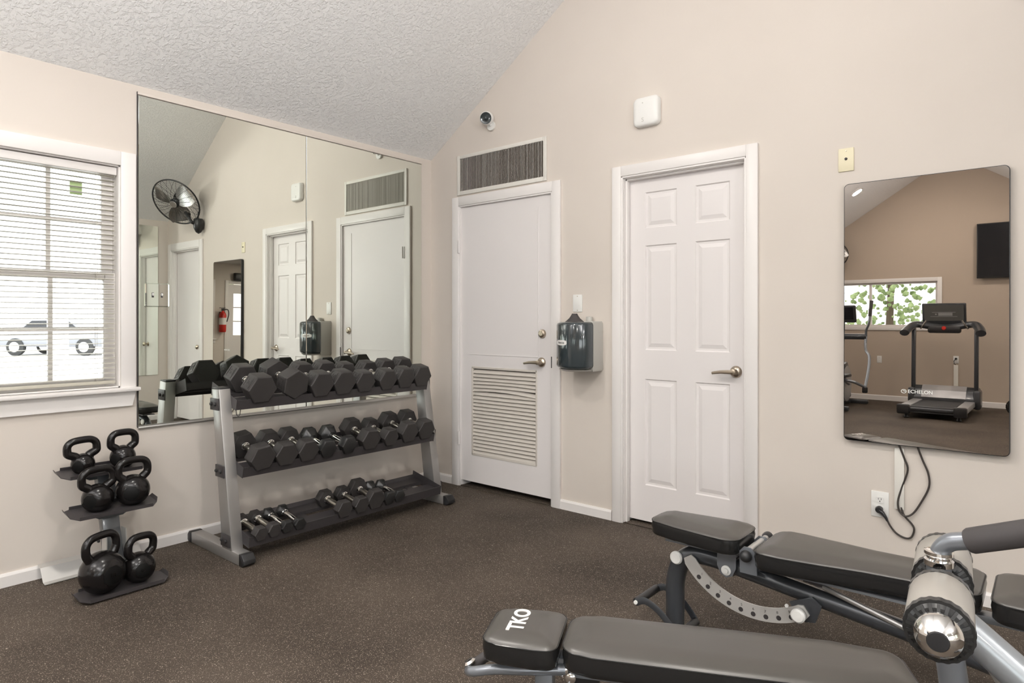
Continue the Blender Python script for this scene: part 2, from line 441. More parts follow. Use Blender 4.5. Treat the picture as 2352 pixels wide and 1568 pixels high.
for k in range(NL):
    zc = LV[2]+.015+hz*(k+.5); sag = .0
    th = math.radians(38)
    L = LV[1]-LV[0]-.02
    bow = .012 if k == NL-6 else (.006 if k in (NL-5, NL-4) else random.uniform(-.0015,.0015))
    pts = []
    seg = 10
    rings = []
    for i in range(seg+1):
        t = i/seg; x = LV[0]+.01+L*t; dz = bow*math.sin(PI*t) + (-.010*t if k == NL-6 else 0)
        prof = [(-.008,-.015),(-.006,-.017),(.014,.006),(.012,.009)]
        rings.append([b.bm.verts.new((x, ys+.004+py, zc+dz+pz)) for py, pz in prof])
    for A, B in zip(rings, rings[1:]):
        for q in range(4): b.bm.faces.new((A[q], A[(q+1)%4], B[(q+1)%4], B[q]))
    b.bm.faces.new(rings[0][::-1]); b.bm.faces.new(rings[-1])
grille = P(b.build('louver_grille', m_louver), d1)
b = MB()
for a in ((LV[0]-.004,LV[0]+.010,LV[2],LV[3]),(LV[1]-.010,LV[1]+.004,LV[2],LV[3]),(LV[0],LV[1],LV[2]-.004,LV[2]+.012),(LV[0],LV[1],LV[3]-.012,LV[3]+.004)):
    b.box(((a[0]+a[1])/2, ys+.004, (a[2]+a[3])/2), (a[1]-a[0], .014, a[3]-a[2]), bev=.002)
P(b.build('louver_frame', m_louver), d1)
b = MB(); b.box(((LV[0]+LV[1])/2, ys+.030, (LV[2]+LV[3])/2), (LV[1]-LV[0], .004, LV[3]-LV[2])); P(b.build('louver_shade_sheet', m_recess_shade), d1)  # dark sheet painting the shade in the gaps between slats
b = MB()
b.lathe([(.030,0),(.030,.006),(.026,.014),(.015,.018),(.014,.022),(0,.022)], 24, T(1.085, ys, 1.142) @ RX(PI/2), cap=False)
b.box((1.085, ys-.022, 1.142), (.006,.004,.02))
P(b.build('deadbolt', m_steel), d1)
P(lever(None, 1.078, ys, .950), d1)
P(casing_y('door_casing', D1[0], D1[1], D1[2]-.012, 0, -1, None, w=.072), d1)
b = MB()
for zz in (1.78, .36):
    b.box((.318, -.020, zz), (.022, .008, .095), bev=.002); b.tube([(.326,-.026,zz-.047),(.326,-.026,zz+.047)], .006, 8)
P(b.build('hinge', m_trim), d1)
b = MB(); b.box((1.178, -.019, .955), (.006,.003,.075)); P(b.build('strike_slot', m_dgrey), d1)
b = MB()
b.box((D1[0]+.003, .06, 1.04), (.006, .118, 2.07)); b.box((D1[1]-.003, .06, 1.04), (.006, .118, 2.07)); b.box(((D1[0]+D1[1])/2, .06, D1[2]-.004), (D1[1]-D1[0], .118, .008))
P(b.build('door_jamb', m_trim), d1)
b = MB(); b.box(((D1[0]+D1[1])/2, .115, 1.04), (D1[1]-D1[0]+.02, .01, 2.10)); P(b.build('closet_shade_panel', m_recess_shade), d1)  # added dark panel in place of the unlit closet, keeps outside light out
b = MB(); b.box(((D1[0]+D1[1])/2, .055, .002), (D1[1]-D1[0], .11, .005)); P(b.build('threshold', m_floor), d1)

# ------------------------------------------------------------------ six panel doors
def six_panel(x0, x1, z0, z1, y, s=1):
    """front face at y looking -y; raised panels with a sunken moulding"""
    w = x1-x0; h = z1-z0
    cols = [(x0+w*.150, x0+w*.433), (x0+w*.590, x0+w*.868)]
    rows = [(z0+h*.105, z0+h*.415), (z0+h*.500, z0+h*.805), (z0+h*.855, z0+h*.960)]
    xs = sorted({x0, x1, *[c for p in cols for c in p]}); zs = sorted({z0, z1, *[c for p in rows for c in p]})
    b = MB()
    for i in range(len(xs)-1):
        for j in range(len(zs)-1):
            a0, a1, c0, c1 = xs[i], xs[i+1], zs[j], zs[j+1]
            if any(abs(a0-p[0]) < 1e-6 for p in cols) and any(abs(c0-p[0]) < 1e-6 for p in rows):
                prev = None
                for (ins, dy) in ((0,0),(.006,.008),(.018,.008),(.040,.002),(.041,.002)):
                    ring = [b.bm.verts.new((X, y+dy, Z)) for X, Z in ((a0+ins,c0+ins),(a1-ins,c0+ins),(a1-ins,c1-ins),(a0+ins,c1-ins))]
                    if prev:
                        for q in range(4): b.bm.faces.new((prev[q], prev[(q+1)%4], ring[(q+1)%4], ring[q]))
                    prev = ring
                b.bm.faces.new(prev)
            else:
                b.quad([(a0,y,c0),(a1,y,c0),(a1,y,c1),(a0,y,c1)])
    b.box(((x0+x1)/2, y+.022, (z0+z1)/2), (w, .024, h))
    return b
for nm, DD, yb, hx in (('door_2', D2, .055, 2.382), ('door_3', D3, .055, 4.06)):
    dd = empty(nm, ((DD[0]+DD[1])/2, 0, 0)); struct(dd)
    if nm == 'door_2': P(six_panel(DD[0]+.012, DD[1]-.012, .022, DD[2]-.014, yb).build('door_slab', m_door, ang=12), dd)
    else: b = MB(); b.box(((DD[0]+DD[1])/2, yb+.018, (DD[2]+.01)/2), (DD[1]-DD[0]-.024, .036, DD[2]-.036)); P(b.build('door_slab', m_door), dd)
    b = MB()
    for xx, sg in ((DD[0],1),(DD[1],-1)):
        b.box((xx+sg*.004, .06, DD[2]/2), (.008, .12, DD[2])); b.box((xx+sg*.013, .035, DD[2]/2), (.012, .034, DD[2]), bev=.002)
    b.box(((DD[0]+DD[1])/2, .06, DD[2]-.004), (DD[1]-DD[0], .12, .008)); b.box(((DD[0]+DD[1])/2, .035, DD[2]-.013), (DD[1]-DD[0], .034, .012), bev=.002)
    P(b.build('door_jamb', m_trim), dd)
    P(casing_y('door_casing', DD[0], DD[1], DD[2], 0, -1, None, w=.068 if nm == 'door_2' else .09), dd)
    if nm == 'door_2': P(lever(None, hx, yb, .950), dd)
    else: b = MB(); b.lathe([(.03,0),(.03,.005),(.012,.012),(.012,.03),(.026,.042),(.028,.055),(.018,.066),(0,.068)],20,T(hx,yb,.915) @ RX(PI/2),cap=False); P(b.build('door_knob', m_steel), dd)
    b = MB(); b.box(((DD[0]+DD[1])/2, .116, 1.04), (DD[1]-DD[0]+.02, .008, 2.10)); P(b.build('doorway_shade_panel', m_recess_shade), dd)  # added dark panel painted as the unlit space behind the door
    b = MB(); b.box(((DD[0]+DD[1])/2, .055, .002), (DD[1]-DD[0], .11, .005)); P(b.build('threshold', m_floor), dd)

# ------------------------------------------------------------------ vent, camera, wifi box, plates
o = empty('air_return_grille', (.711, 0, 2.16)); setp(o, 'white framed return air grille with vertical fins above the louvered door', 'air vent')
b = MB()
X0, X1, Z0, Z1 = .293, 1.129, 2.163, 2.459
for a in ((X0,X0+.028,Z0,Z1),(X1-.028,X1,Z0,Z1),(X0+.028,X1-.028,Z0,Z0+.03),(X0+.028,X1-.028,Z1-.026,Z1)):
    b.box(((a[0]+a[1])/2, -.006, (a[2]+a[3])/2), (a[1]-a[0], .012, a[3]-a[2]), bev=.003)
P(b.build('grille_frame', m_vent), o)
b = MB(); NF = 58
for k in range(NF):
    x = X0+.034+(X1-X0-.068)*(k+.5)/NF
    b.box((0,0,0), (.0014, .011, Z1-Z0-.055), M=T(x, -.0075, (Z0+Z1)/2+.002) @ RZ(math.radians(random.uniform(24,42))))
P(b.build('fin_set', m_vent, smooth=False), o)
b = MB(); b.box(((X0+X1)/2, -.0012, (Z0+Z1)/2), (X1-X0-.05, .002, Z1-Z0-.05)); P(b.build('vent_shade_sheet', m_recess_shade), o)  # dark sheet on the solid wall, painting the shade behind the fins

o = empty('security_camera', (.62, 0, 2.61)); setp(o, 'small round white security camera with dark lens high on the wall', 'security camera')
b = MB(); Mc = T(.635, 0, 2.645) @ frame((0,0,0), (1,0,0), (0,0,1))
b.lathe([(.030,0),(.034,.012),(.034,.020)], 24, T(.640,0,2.620) @ RX(PI/2)); b.tube([(.640,-.015,2.622),(.638,-.035,2.640)], .012, 12)
P(b.build('mount', m_white), o)
dirc = Vector((.45,-.86,-.24)).normalized()
Mh = frame((.628,-.045,2.668), Vector((0,0,1)).cross(dirc), dirc.cross(Vector((0,0,1)).cross(dirc))); 
Mh = Matrix.Translation((.628,-.045,2.668)) @ dirc.to_track_quat('Z','Y').to_matrix().to_4x4()
b = MB(); b.lathe([(.0,-.030),(.030,-.030),(.046,-.016),(.048,.006),(.046,.030),(.041,.036)], 28, Mh, cap=False); P(b.build('housing', m_white), o)
b = MB(); b.lathe([(.041,.034),(.032,.031),(.020,.030),(0,.030)], 28, Mh, cap=False); b.sphere((0,0,.030), .016, M=Mh); P(b.build('lens', m_navy), o)

o = empty('wireless_box', (1.875, 0, 2.38)); setp(o, 'white rounded square wireless access box on the wall above the two doors', 'access point')
b = MB(); Mb = T(1.877, 0, 2.463) @ RX(PI/2)
for (ins, z0, z1) in ((0, 0, .030),):
    pol = rrect(.165,.172,.030,6)
    prev = None
    for ins, z in ((.006,0),(.0,.004),(0,.026),(.004,.036),(.013,.041),(.03,.043)):
        k = [(x*(1-2*ins/.165), y*(1-2*ins/.172)) for x, y in pol]
        ring = [b.bm.verts.new(Mb @ Vector((x,y,z))) for x, y in k]
        if prev:
            for q in range(len(ring)): b.bm.faces.new((prev[q], prev[(q+1)%len(ring)], ring[(q+1)%len(ring)], ring[q]))
        else: b.bm.faces.new(ring[::-1])
        prev = ring
    b.bm.faces.new(prev)
P(b.build('housing', m_white, ang=50), o)
P(text('S', .035, m_tgrey, T(1.865,-.0435,2.408) @ RX(PI/2) @ Matrix.Shear('XY', 4, (.3,0)) if False else T(1.862,-.0435,2.412) @ RX(PI/2), None, 'logo'), o)
b = MB(); b.lathe([(.0035,0),(.0035,.001)], 10, T(1.862,-.0435,2.512) @ RX(PI/2)); P(b.build('indicator', m_tgrey), o)

def plate(name, x0, x1, z0, z1, m, label, cat='wall plate', screws=((0,.045),(0,-.045)), jack=False):
    o = empty(name, ((x0+x1)/2, 0, z0)); setp(o, label, cat)
    b = MB(); b.box(((x0+x1)/2, -.0035, (z0+z1)/2), (x1-x0, .007, z1-z0), bev=.003); P(b.build('cover_plate', m), o)
    b = MB()
    for sx, sz in screws: b.lathe([(.0035,0),(.003,.0015),(0,.0018)], 10, T((x0+x1)/2+sx, -.007, (z0+z1)/2+sz) @ RX(PI/2), cap=False)
    P(b.build('screw', m_steel), o)
    if jack:
        b = MB(); b.lathe([(.007,0),(.006,.004),(.004,.004),(.004,.010),(0,.010)], 12, T((x0+x1)/2, -.007, (z0+z1)/2+.004) @ RX(PI/2), cap=False); P(b.build('coax_jack', m_dgrey), o)
    return o
plate('coax_wall_plate', 2.910, 2.979, 1.955, 2.068, m_cream, 'cream cable wall plate just above the tall black-framed mirror', screws=((0,.042),), jack=True)
plate('blank_wall_plate', 1.340, 1.411, 1.286, 1.397, m_white, 'white blank wall plate directly above the towel dispenser')

# towel dispenser
o = empty('towel_dispenser', (1.44, 0, .93)); setp(o, 'smoky black and grey wipes dispenser hung between the two doors', 'wipes dispenser')
zt0, zt1 = .935, 1.222; xc = 1.452; hw = .112
def disp_outline(front, back, hwid, bulge, n=9):
    pts = [(-hwid, -back)]
    for k in range(n+1):
        t = -1+2*k/n; pts.append((hwid*t*(1 if abs(t)<.99 else .985), -front + bulge*(t*t)))
    pts.append((hwid, -back)); return pts
def loft(b, outline_fn, levels, xc):
    prev = None
    for (z, inset, fr, bk) in levels:
        ring = [b.bm.verts.new((xc+x*(1-inset/hw), y, z)) for x, y in outline_fn(fr, bk)]
        if prev:
            for q in range(len(ring)): b.bm.faces.new((prev[q], prev[(q+1)%len(ring)], ring[(q+1)%len(ring)], ring[q]))
        else: b.bm.faces.new(ring[::-1])
        prev = ring
    b.bm.faces.new(prev)
b = MB(); loft(b, lambda f, k: disp_outline(f, k, hw, .045), [(zt0,.012,.215,.112),(zt0+.012,.002,.228,.112),(zt0+.02,0,.230,.112),(zt1-.02,0,.230,.112),(zt1-.008,.003,.226,.112),(zt1,.014,.210,.112)], xc)
P(b.build('front_cover', m_navy, ang=50), o)
b = MB(); loft(b, lambda f, k: disp_outline(f, k, hw, .004), [(zt0-.018,.006,.105,.001),(zt0-.006,0,.118,.001),(zt1-.01,0,.118,.001),(zt1+.004,.008,.110,.001)], xc)
loft(b, lambda f, k: disp_outline(f, k, hw, .045), [(zt0-.016,.02,.20,.05),(zt0-.004,.006,.218,.05)], xc)
P(b.build('back_case', m_tgrey, ang=50), o)
b = MB(); pr = [(.062,0),(.050,.010),(.034,.024),(.022,.042),(.017,.052)]
b.lathe(pr, 24, T(xc-.01,-.135,zt1) @ Matrix.Scale(.9, 4, (0,1,0))); P(b.build('top_funnel', m_grip), o)
b = MB(); b.lathe([(.022,0),(.022,.03),(.0,.034)], 16, T(xc+.03,-.03,zt1+.002), cap=False); P(b.build('lock_lug', m_tgrey), o)
def on_cover(x, off): t_ = max(-1, min(1, (x-xc)/hw)); return -.230+.045*t_*t_-off
b = MB(); bx = xc-.050; top_ = []; bot_ = []; inn = []
for k in range(13):
    u_ = -1+2*k/12; hh_ = .0165*math.sqrt(max(0, 1-.55*u_*u_))*(1 if abs(u_) < .99 else .72); x_ = bx+.047*u_
    top_.append([b.bm.verts.new((x_, on_cover(x_, o_), 1.095+hh_)) for o_ in (.003, -.004)]); bot_.append([b.bm.verts.new((x_, on_cover(x_, o_), 1.095-hh_)) for o_ in (.003, -.004)])
for k in range(12):
    b.bm.faces.new((top_[k][0],top_[k+1][0],bot_[k+1][0],bot_[k][0])); b.bm.faces.new((top_[k][0],top_[k][1],top_[k+1][1],top_[k+1][0])); b.bm.faces.new((bot_[k][0],bot_[k+1][0],bot_[k+1][1],bot_[k][1]))
for k in (0,12): b.bm.faces.new((top_[k][0],bot_[k][0],bot_[k][1],top_[k][1]))
lab = P(b.build('name_badge', m_label, ang=50), o)
tx_ = text('Kleen-Up', .015, m_dgrey, T(bx, 0, 1.095) @ RX(PI/2), None, 'lettering', bold=.02)
for v in tx_.data.vertices: v.co.y = on_cover(v.co.x, .0036)+v.co.y*.3
P(tx_, o)

# ------------------------------------------------------------------ window_1 on the left wall
w1 = empty('window_1', (0, (WIN[0]+WIN[1])/2, WIN[2])); struct(w1)
Y0, Y1, Z0, Z1 = WIN
b = MB(); cw = .072
for a in ((Y0-cw,Y0,Z0-.02,Z1+cw),(Y1,Y1+cw,Z0-.02,Z1+cw),(Y0,Y1,Z1,Z1+cw)):
    b.box((.009,(a[0]+a[1])/2,(a[2]+a[3])/2),(.018,a[1]-a[0],a[3]-a[2]),bev=.003)
P(b.build('window_casing', m_trim), w1)
b = MB(); b.box((.012,(Y0+Y1)/2,Z0-.022+.010),(.075,Y1-Y0+.17,.020),bev=.005); P(b.build('sill', m_trim), w1)
b = MB(); L = Y1-Y0+.145; 
b.prism([(-L/2+.0,0),(-L/2+.018,-.075),(L/2-.018,-.075),(L/2,0)], 0, .016, M=T(.001,(Y0+Y1)/2,Z0-.024) @ Matrix(((0,0,1,0),(1,0,0,0),(0,1,0,0),(0,0,0,1)))); P(b.build('apron', m_trim), w1)
b = MB()
for a in ((Y0,Y0+.006,Z0,Z1),(Y1-.006,Y1,Z0,Z1),(Y0,Y1,Z1-.006,Z1),(Y0,Y1,Z0-.004,Z0+.006)):
    b.box((-.065,(a[0]+a[1])/2,(a[2]+a[3])/2),(.13,a[1]-a[0],a[3]-a[2]))
P(b.build('reveal', m_trim), w1)
zm = 1.455; sashw = .052
def sash(name, x, z0, z1):
    b = MB()
    for a in ((Y0+.006,Y0+.006+sashw,z0,z1),(Y1-.006-sashw,Y1-.006,z0,z1),(Y0+.05,Y1-.05,z0,z0+.045),(Y0+.05,Y1-.05,z1-.04,z1)):
        b.box((x,(a[0]+a[1])/2,(a[2]+a[3])/2),(.032,a[1]-a[0],a[3]-a[2]),bev=.003)
    gy0, gy1 = Y0+.058, Y1-.058
    for k in (1,2,3): yy = gy1-(gy1-gy0)*k/4; b.box((x,yy,(z0+z1)/2),(.018,.020,z1-z0-.06))
    b.box((x,(gy0+gy1)/2,(z0+z1)/2+.003),(.0165,gy1-gy0,.020))
    s_ = P(b.build(name, m_trim), w1)
    g = MB(); g.box((x,(gy0+gy1)/2,(z0+z1)/2),(.004,gy1-gy0+.01,z1-z0-.06)); gg = g.build('pane', m_glass, smooth=False); gg.parent = s_; gg.matrix_parent_inverse = s_.matrix_parent_inverse.inverted() if False else Matrix()
    return s_
sash('upper_sash', -.10, zm-.015, Z1-.006); sash('lower_sash', -.065, Z0+.006, zm+.025)

bl = empty('window_blind', (-.03,(Y0+Y1)/2,.93)); setp(bl, 'cream horizontal mini blind lowered with open slats in the left window', 'window blind')
b = MB(); b.box((-.028,(Y0+Y1)/2,Z1-.030),(.030,Y1-Y0-.02,.040),bev=.004); P(b.build('head_rail', m_trim), bl)
b = MB(); zs0, zs1 = .935, Z1-.058; ns = 42
random.seed(5)
for k in range(ns):
    zc = zs0+(zs1-zs0)*k/(ns-1); tl = math.radians(4); c = []
    prof = [(-.0125,0),(0,.0034),(.0125,0),(.0125,-.0010),(0,.0024),(-.0125,-.0010)]
    ra = [b.bm.verts.new((-.028+x*math.cos(tl), Y0+.016, zc+z+x*math.sin(tl))) for x, z in prof]; rb_ = [b.bm.verts.new((-.028+x*math.cos(tl), Y1-.016, zc+z+x*math.sin(tl))) for x, z in prof]
    for q in range(6): b.bm.faces.new((ra[q], ra[(q+1)%6], rb_[(q+1)%6], rb_[q]))
    b.bm.faces.new(ra[::-1]); b.bm.faces.new(rb_)
P(b.build('slats', m_blind), bl)
b = MB(); b.box((-.028,(Y0+Y1)/2,zs0-.022),(.026,Y1-Y0-.03,.016),bev=.003); P(b.build('bottom_rail', m_blind), bl)
b = MB()
for yy in (Y1-.10, Y0+.10, (Y0+Y1)/2):
    for xx in (-.041,-.015): b.tube([(xx,yy,zs0-.02),(xx,yy,Z1-.05)], .0009, 5)
P(b.build('ladder_cord', m_blind), bl)
b = MB(); b.box((-.0835, -2.363, 1.905), (.002,.055,.07)); setp(b.build('window_sticker', m_green, smooth=False), 'small green sticker stuck on the upper window pane behind the blind', 'sticker')

# ------------------------------------------------------------------ big wall mirror : two panes, trims, switch plate
MY0, MYM, MY1, MZ0, MZ1 = -2.105, -1.102, -.106, .668, 2.424
for (a0, a1, lb) in ((MY0, MYM-.001, 'left half of the big frameless wall mirror, nearer the window'), (MYM+.001, MY1, 'right half of the big frameless wall mirror, nearer the corner')):
    b = MB(); b.box((.0045,(a0+a1)/2,(MZ0+MZ1)/2),(.006,a1-a0-.002,MZ1-MZ0),bev=.002,seg=1); setp(b.build('wall_mirror', m_mirror, smooth=False), lb, 'mirror')
b = MB(); b.box((.006,(MY0+MY1)/2,MZ0-.006),(.012,MY1-MY0,.014),bev=.002); b.box((.0105,(MY0+MY1)/2,MZ0+.002),(.002,MY1-MY0,.010)); struct(b.build('trim_1', m_alu))
b = MB(); b.box((.005,(MY0+MY1)/2,MZ1+.0105),(.010,MY1-MY0+.005,.015),bev=.002); struct(b.build('trim_2', m_wall))
b = MB(); b.box((.0035,MY0-.003,(MZ0+MZ1)/2+.008),(.007,.004,MZ1-MZ0+.02)); struct(b.build('trim_3', m_dgrey))
o = empty('light_switch', (.012,-2.013,1.303)); setp(o, 'double light switch on a mirrored plate fixed to the big mirror', 'light switch')
b = MB(); b.box((.0115,-2.013,1.368),(.008,.122,.130),bev=.0055,seg=1); P(b.build('switch_plate', m_mirror, smooth=False), o)
for yy in (-2.036,-1.990):
    b = MB(); b.box((.0156,yy,1.368),(.002,.011,.026)); t_ = P(b.build('toggle_slot', m_dgrey), o)
    b = MB(); b.box((0,0,0),(.014,.007,.011),M=T(.019,yy,1.371) @ RY(.5),bev=.0015); P(b.build('toggle', m_white), o)
    b = MB()
    for dz in (.033,-.033): b.lathe([(.0033,0),(.0028,.0015),(0,.0018)],10,T(.013,yy,1.368+dz) @ RY(PI/2),cap=False)
    P(b.build('screw', m_steel), o)
# the narrow mirror on the return wall
b = MB(); b.box((W-.0045,-.300,1.478),(.006,.350,1.844),bev=.001,seg=1); setp(b.build('wall_mirror', m_mirror, smooth=False), 'narrow frameless mirror on the short wall beside the third door, seen in the big mirror', 'mirror')

# ------------------------------------------------------------------ smart mirror
TA = .008
sm_ = empty('smart_mirror', (3.259,-.004,.659)); setp(sm_, 'tall rounded smart mirror with thin black edge hung right of the white doors', 'mirror')
MS = T(3.259,-.004,1.273) @ RX(-TA)         # top leans back to the wall
MSf = MS @ RX(PI/2)                          # local z -> -y
b = MB(); b.prism(rrect(.637,1.230,.022,6), .0, .028, MSf, bev=.0015); P(b.build('mirror_body', m_black), sm_)
b = MB(); b.prism(rrect(.631,1.224,.020,6), .0278, .0292, MSf); P(b.build('mirror_glass', m_mirror2, smooth=False), sm_)
P(text('ECHELON', .0215, m_label, MSf @ T(-.003,-.365,.0294), None, 'lettering', ext=.0002, bold=.015), sm_)
b = MB(); b.tube([tuple(MSf @ Vector((-.067+.010*math.cos(a), -.365+.008*math.sin(a), .0296))) for a in [2*PI*k/20 for k in range(20)]], .0016, 5, closed=True)
b.tube([tuple(MSf @ Vector((-.070+.013*k/6, -.365+.003*math.sin(k), .0296))) for k in range(7)], .0013, 5); P(b.build('logo', m_label), sm_)

b = MB(); b.box((3.170,-.007,.50),(.040,.014,.284),bev=.003); setp(b.build('cable_raceway', m_vent), 'pale cable raceway strip running down below the smart mirror', 'raceway')
o = empty('power_outlet', (3.090,0,.305)); setp(o, 'white wall outlet below the smart mirror with black plug in its lower socket', 'outlet')
def outlet(o, x, z, y, s, mm=m_white):
    b = MB(); b.box((x,y+s*.003,z),(.074,.006,.120),bev=.0025); P(b.build('cover_plate', mm), o)
    for dz in (.022,-.022):
        b = MB(); b.prism(rrect(.034,.030,.010,4),0,.003,T(x,y+s*.006,z+dz) @ RX(PI/2 if s < 0 else -PI/2))
        k = P(b.build('socket', mm), o)
        b = MB()
        for dx in (-.006,.006): b.box((x+dx,y+s*.0092,z+dz+.004),(.002,.0008,.008))
        b.lathe([(.0025,0),(.0025,.0008)],10,T(x,y+s*.0088,z+dz-.007) @ RX(PI/2)); P(b.build('slot', m_dgrey), o)
outlet(o, 3.090, .366, 0, -1)
cp = [(3.168,-.030,.67),(3.19,-.014,.60),(3.204,-.012,.545),(3.180,-.012,.46),(3.166,-.018,.397),(3.172,-.018,.352),(3.196,-.018,.333),(3.226,-.014,.352),(3.258,-.010,.41),(3.286,-.010,.48),(3.284,-.010,.54),(3.262,-.012,.60),(3.240,-.022,.67)]
cp2 = [(3.178,-.012,.37),(3.190,-.014,.335),(3.220,-.010,.30),(3.229,-.010,.275),(3.218,-.010,.240),(3.195,-.010,.231),(3.160,-.012,.245),(3.135,-.016,.275),(3.118,-.024,.315)]
b = MB(); b.tube(smooth_path(cp,6), .0042, 8); b.tube(smooth_path(cp2,6), .0042, 8); pc_ = P(b.build('power_cord', m_cord), sm_)
b = MB(); b.lathe([(.016,0),(.017,.012),(.013,.024),(0,.026)],16,T(3.089,-.009,.344) @ RX(PI/2),cap=False); b.tube([(3.090,-.024,.343),(3.104,-.026,.332),(3.118,-.025,.313),(3.124,-.022,.298)],[.012,.010,.0065,.005],10); k_ = b.build('plug', m_black); k_.parent = pc_

# ------------------------------------------------------------------ dumbbell rack
rk = empty('dumbbell_rack', (.33,-1.12,0)); setp(rk, 'three tier silver and dark grey dumbbell rack standing under the big mirror', 'dumbbell rack')
YL, YR = -1.79, -.45
TIERS = [ (.449, .812, math.radians(13)), (.517, .469, math.radians(13)), (.580, .122, math.radians(10)) ]   # apron top x, z, tilt
for (ya, yb, nm) in ((-1.852,-1.790,'l'), (-.440,-.378,'r')):
    b = MB(); yc = (ya+yb)/2
    # leaning upright
    pz0, pz1 = .055, .872
    fx = lambda z: .518-.169*(z-.05)
    for z in (): pass
    poly = [(fx(pz0),pz0),(fx(pz1),pz1),(fx(pz1)-.082,pz1-.004),(fx(pz0)-.105,pz0)]
    b.prism(poly, -yb, -ya, M=Matrix(((1,0,0,0),(0,0,-1,0),(0,1,0,0),(0,0,0,1))), bev=.004)
    P(b.build('upright', m_silver), rk)
    b = MB(); b.box(((.055+.590)/2, yc, .030), (.535,.062,.058), bev=.004); P(b.build('foot', m_silver), rk)
    for xx, sg in ((.055,-1),(.590,1)):
        b = MB(); b.prism([(0,0),(sg*.030,0),(sg*.052,.014),(sg*.050,.034),(sg*.026,.060),(0,.060)], -yb+.0-.001, -ya+.001, M=T(xx,0,.001) @ Matrix(((1,0,0,0),(0,0,-1,0),(0,1,0,0),(0,0,0,1))), bev=.003)
        P(b.build('end_cap', m_black), rk)
    b = MB(); b.box((fx(pz1)-.041, yc, pz1+.002), (.080,.058,.010), bev=.003); P(b.build('top_cap', m_black), rk)
    for (tx, tz, tt) in TIERS:
        xc_ = fx(tz)-.048
        b = MB(); yo = ya-.004 if nm == 'l' else yb+.004
        b.box((xc_+.0, yo, tz-.02), (.092,.007,.062), bev=.002, M=None)
        P(b.build('bracket', m_dgrey), rk)
        b = MB()
        for dx in (-.030,.014): b.lathe([(.010,0),(.010,.008),(.006,.012)], 10, T(xc_+dx, yo, tz-.02) @ RX(PI/2 if nm == 'l' else -PI/2))
        P(b.build('bolt', m_black), rk)
for (tx, tz, tt) in TIERS:
    # tray profile in (x,z) with x towards the wall being negative
    def q(a, c): return (tx - a*math.cos(tt) + c*math.sin(tt), tz + a*math.sin(tt) + c*math.cos(tt))
    tr = MB()
    tr.sheet([q(0,-.052),q(0,0),q(.014,-.002),q(.030,-.026),q(.125,-.026),q(.130,-.046)], .003, YL, YR)
    tr.sheet([q(.182,-.046),q(.186,-.026),q(.262,-.026),q(.280,-.008),q(.281,-.050)], .003, YL, YR)
    for k in (.02, .30, .60, .90):
        yy = YL+(YR-YL)*k
        c0 = q(.12,-.040); c1 = q(.20,-.040)
        tr.box((0,0,0), (.09,.05,.004), M=T((c0[0]+c1[0])/2, yy, (c0[1]+c1[1])/2) @ RY(tt))
    P(tr.build('shelf_tray', m_dgrey, ang=25), rk)
    e_ = MB()
    for yy in (YL-.001, YR-.002):
        a_, b2, c_, d_ = q(-.001,.004), q(.284,.018), q(.284,-.054), q(-.001,-.054)
        e_.prism([a_, b2, c_, d_], 0, .003, M=T(0,yy,0) @ Matrix(((1,0,0,0),(0,0,1,0),(0,1,0,0),(0,0,0,1))))
    P(e_.build('shelf_end_plate', m_dgrey, smooth=False), rk)
b = MB(); b.tube([(.41,-1.775,.765),(.41,-1.773,.735),(.412,-1.765,.722),(.416,-1.757,.735),(.416,-1.753,.765)], .0022, 6); P(b.build('hook_wire', m_black), rk)

# ------------------------------------------------------------------ dumbbells
def hexpoly(flat, rot=0.):
    R = flat/math.sqrt(3); return [(R*math.cos(math.radians(60*k)+rot), R*math.sin(math.radians(60*k)+rot)) for k in range(6)]
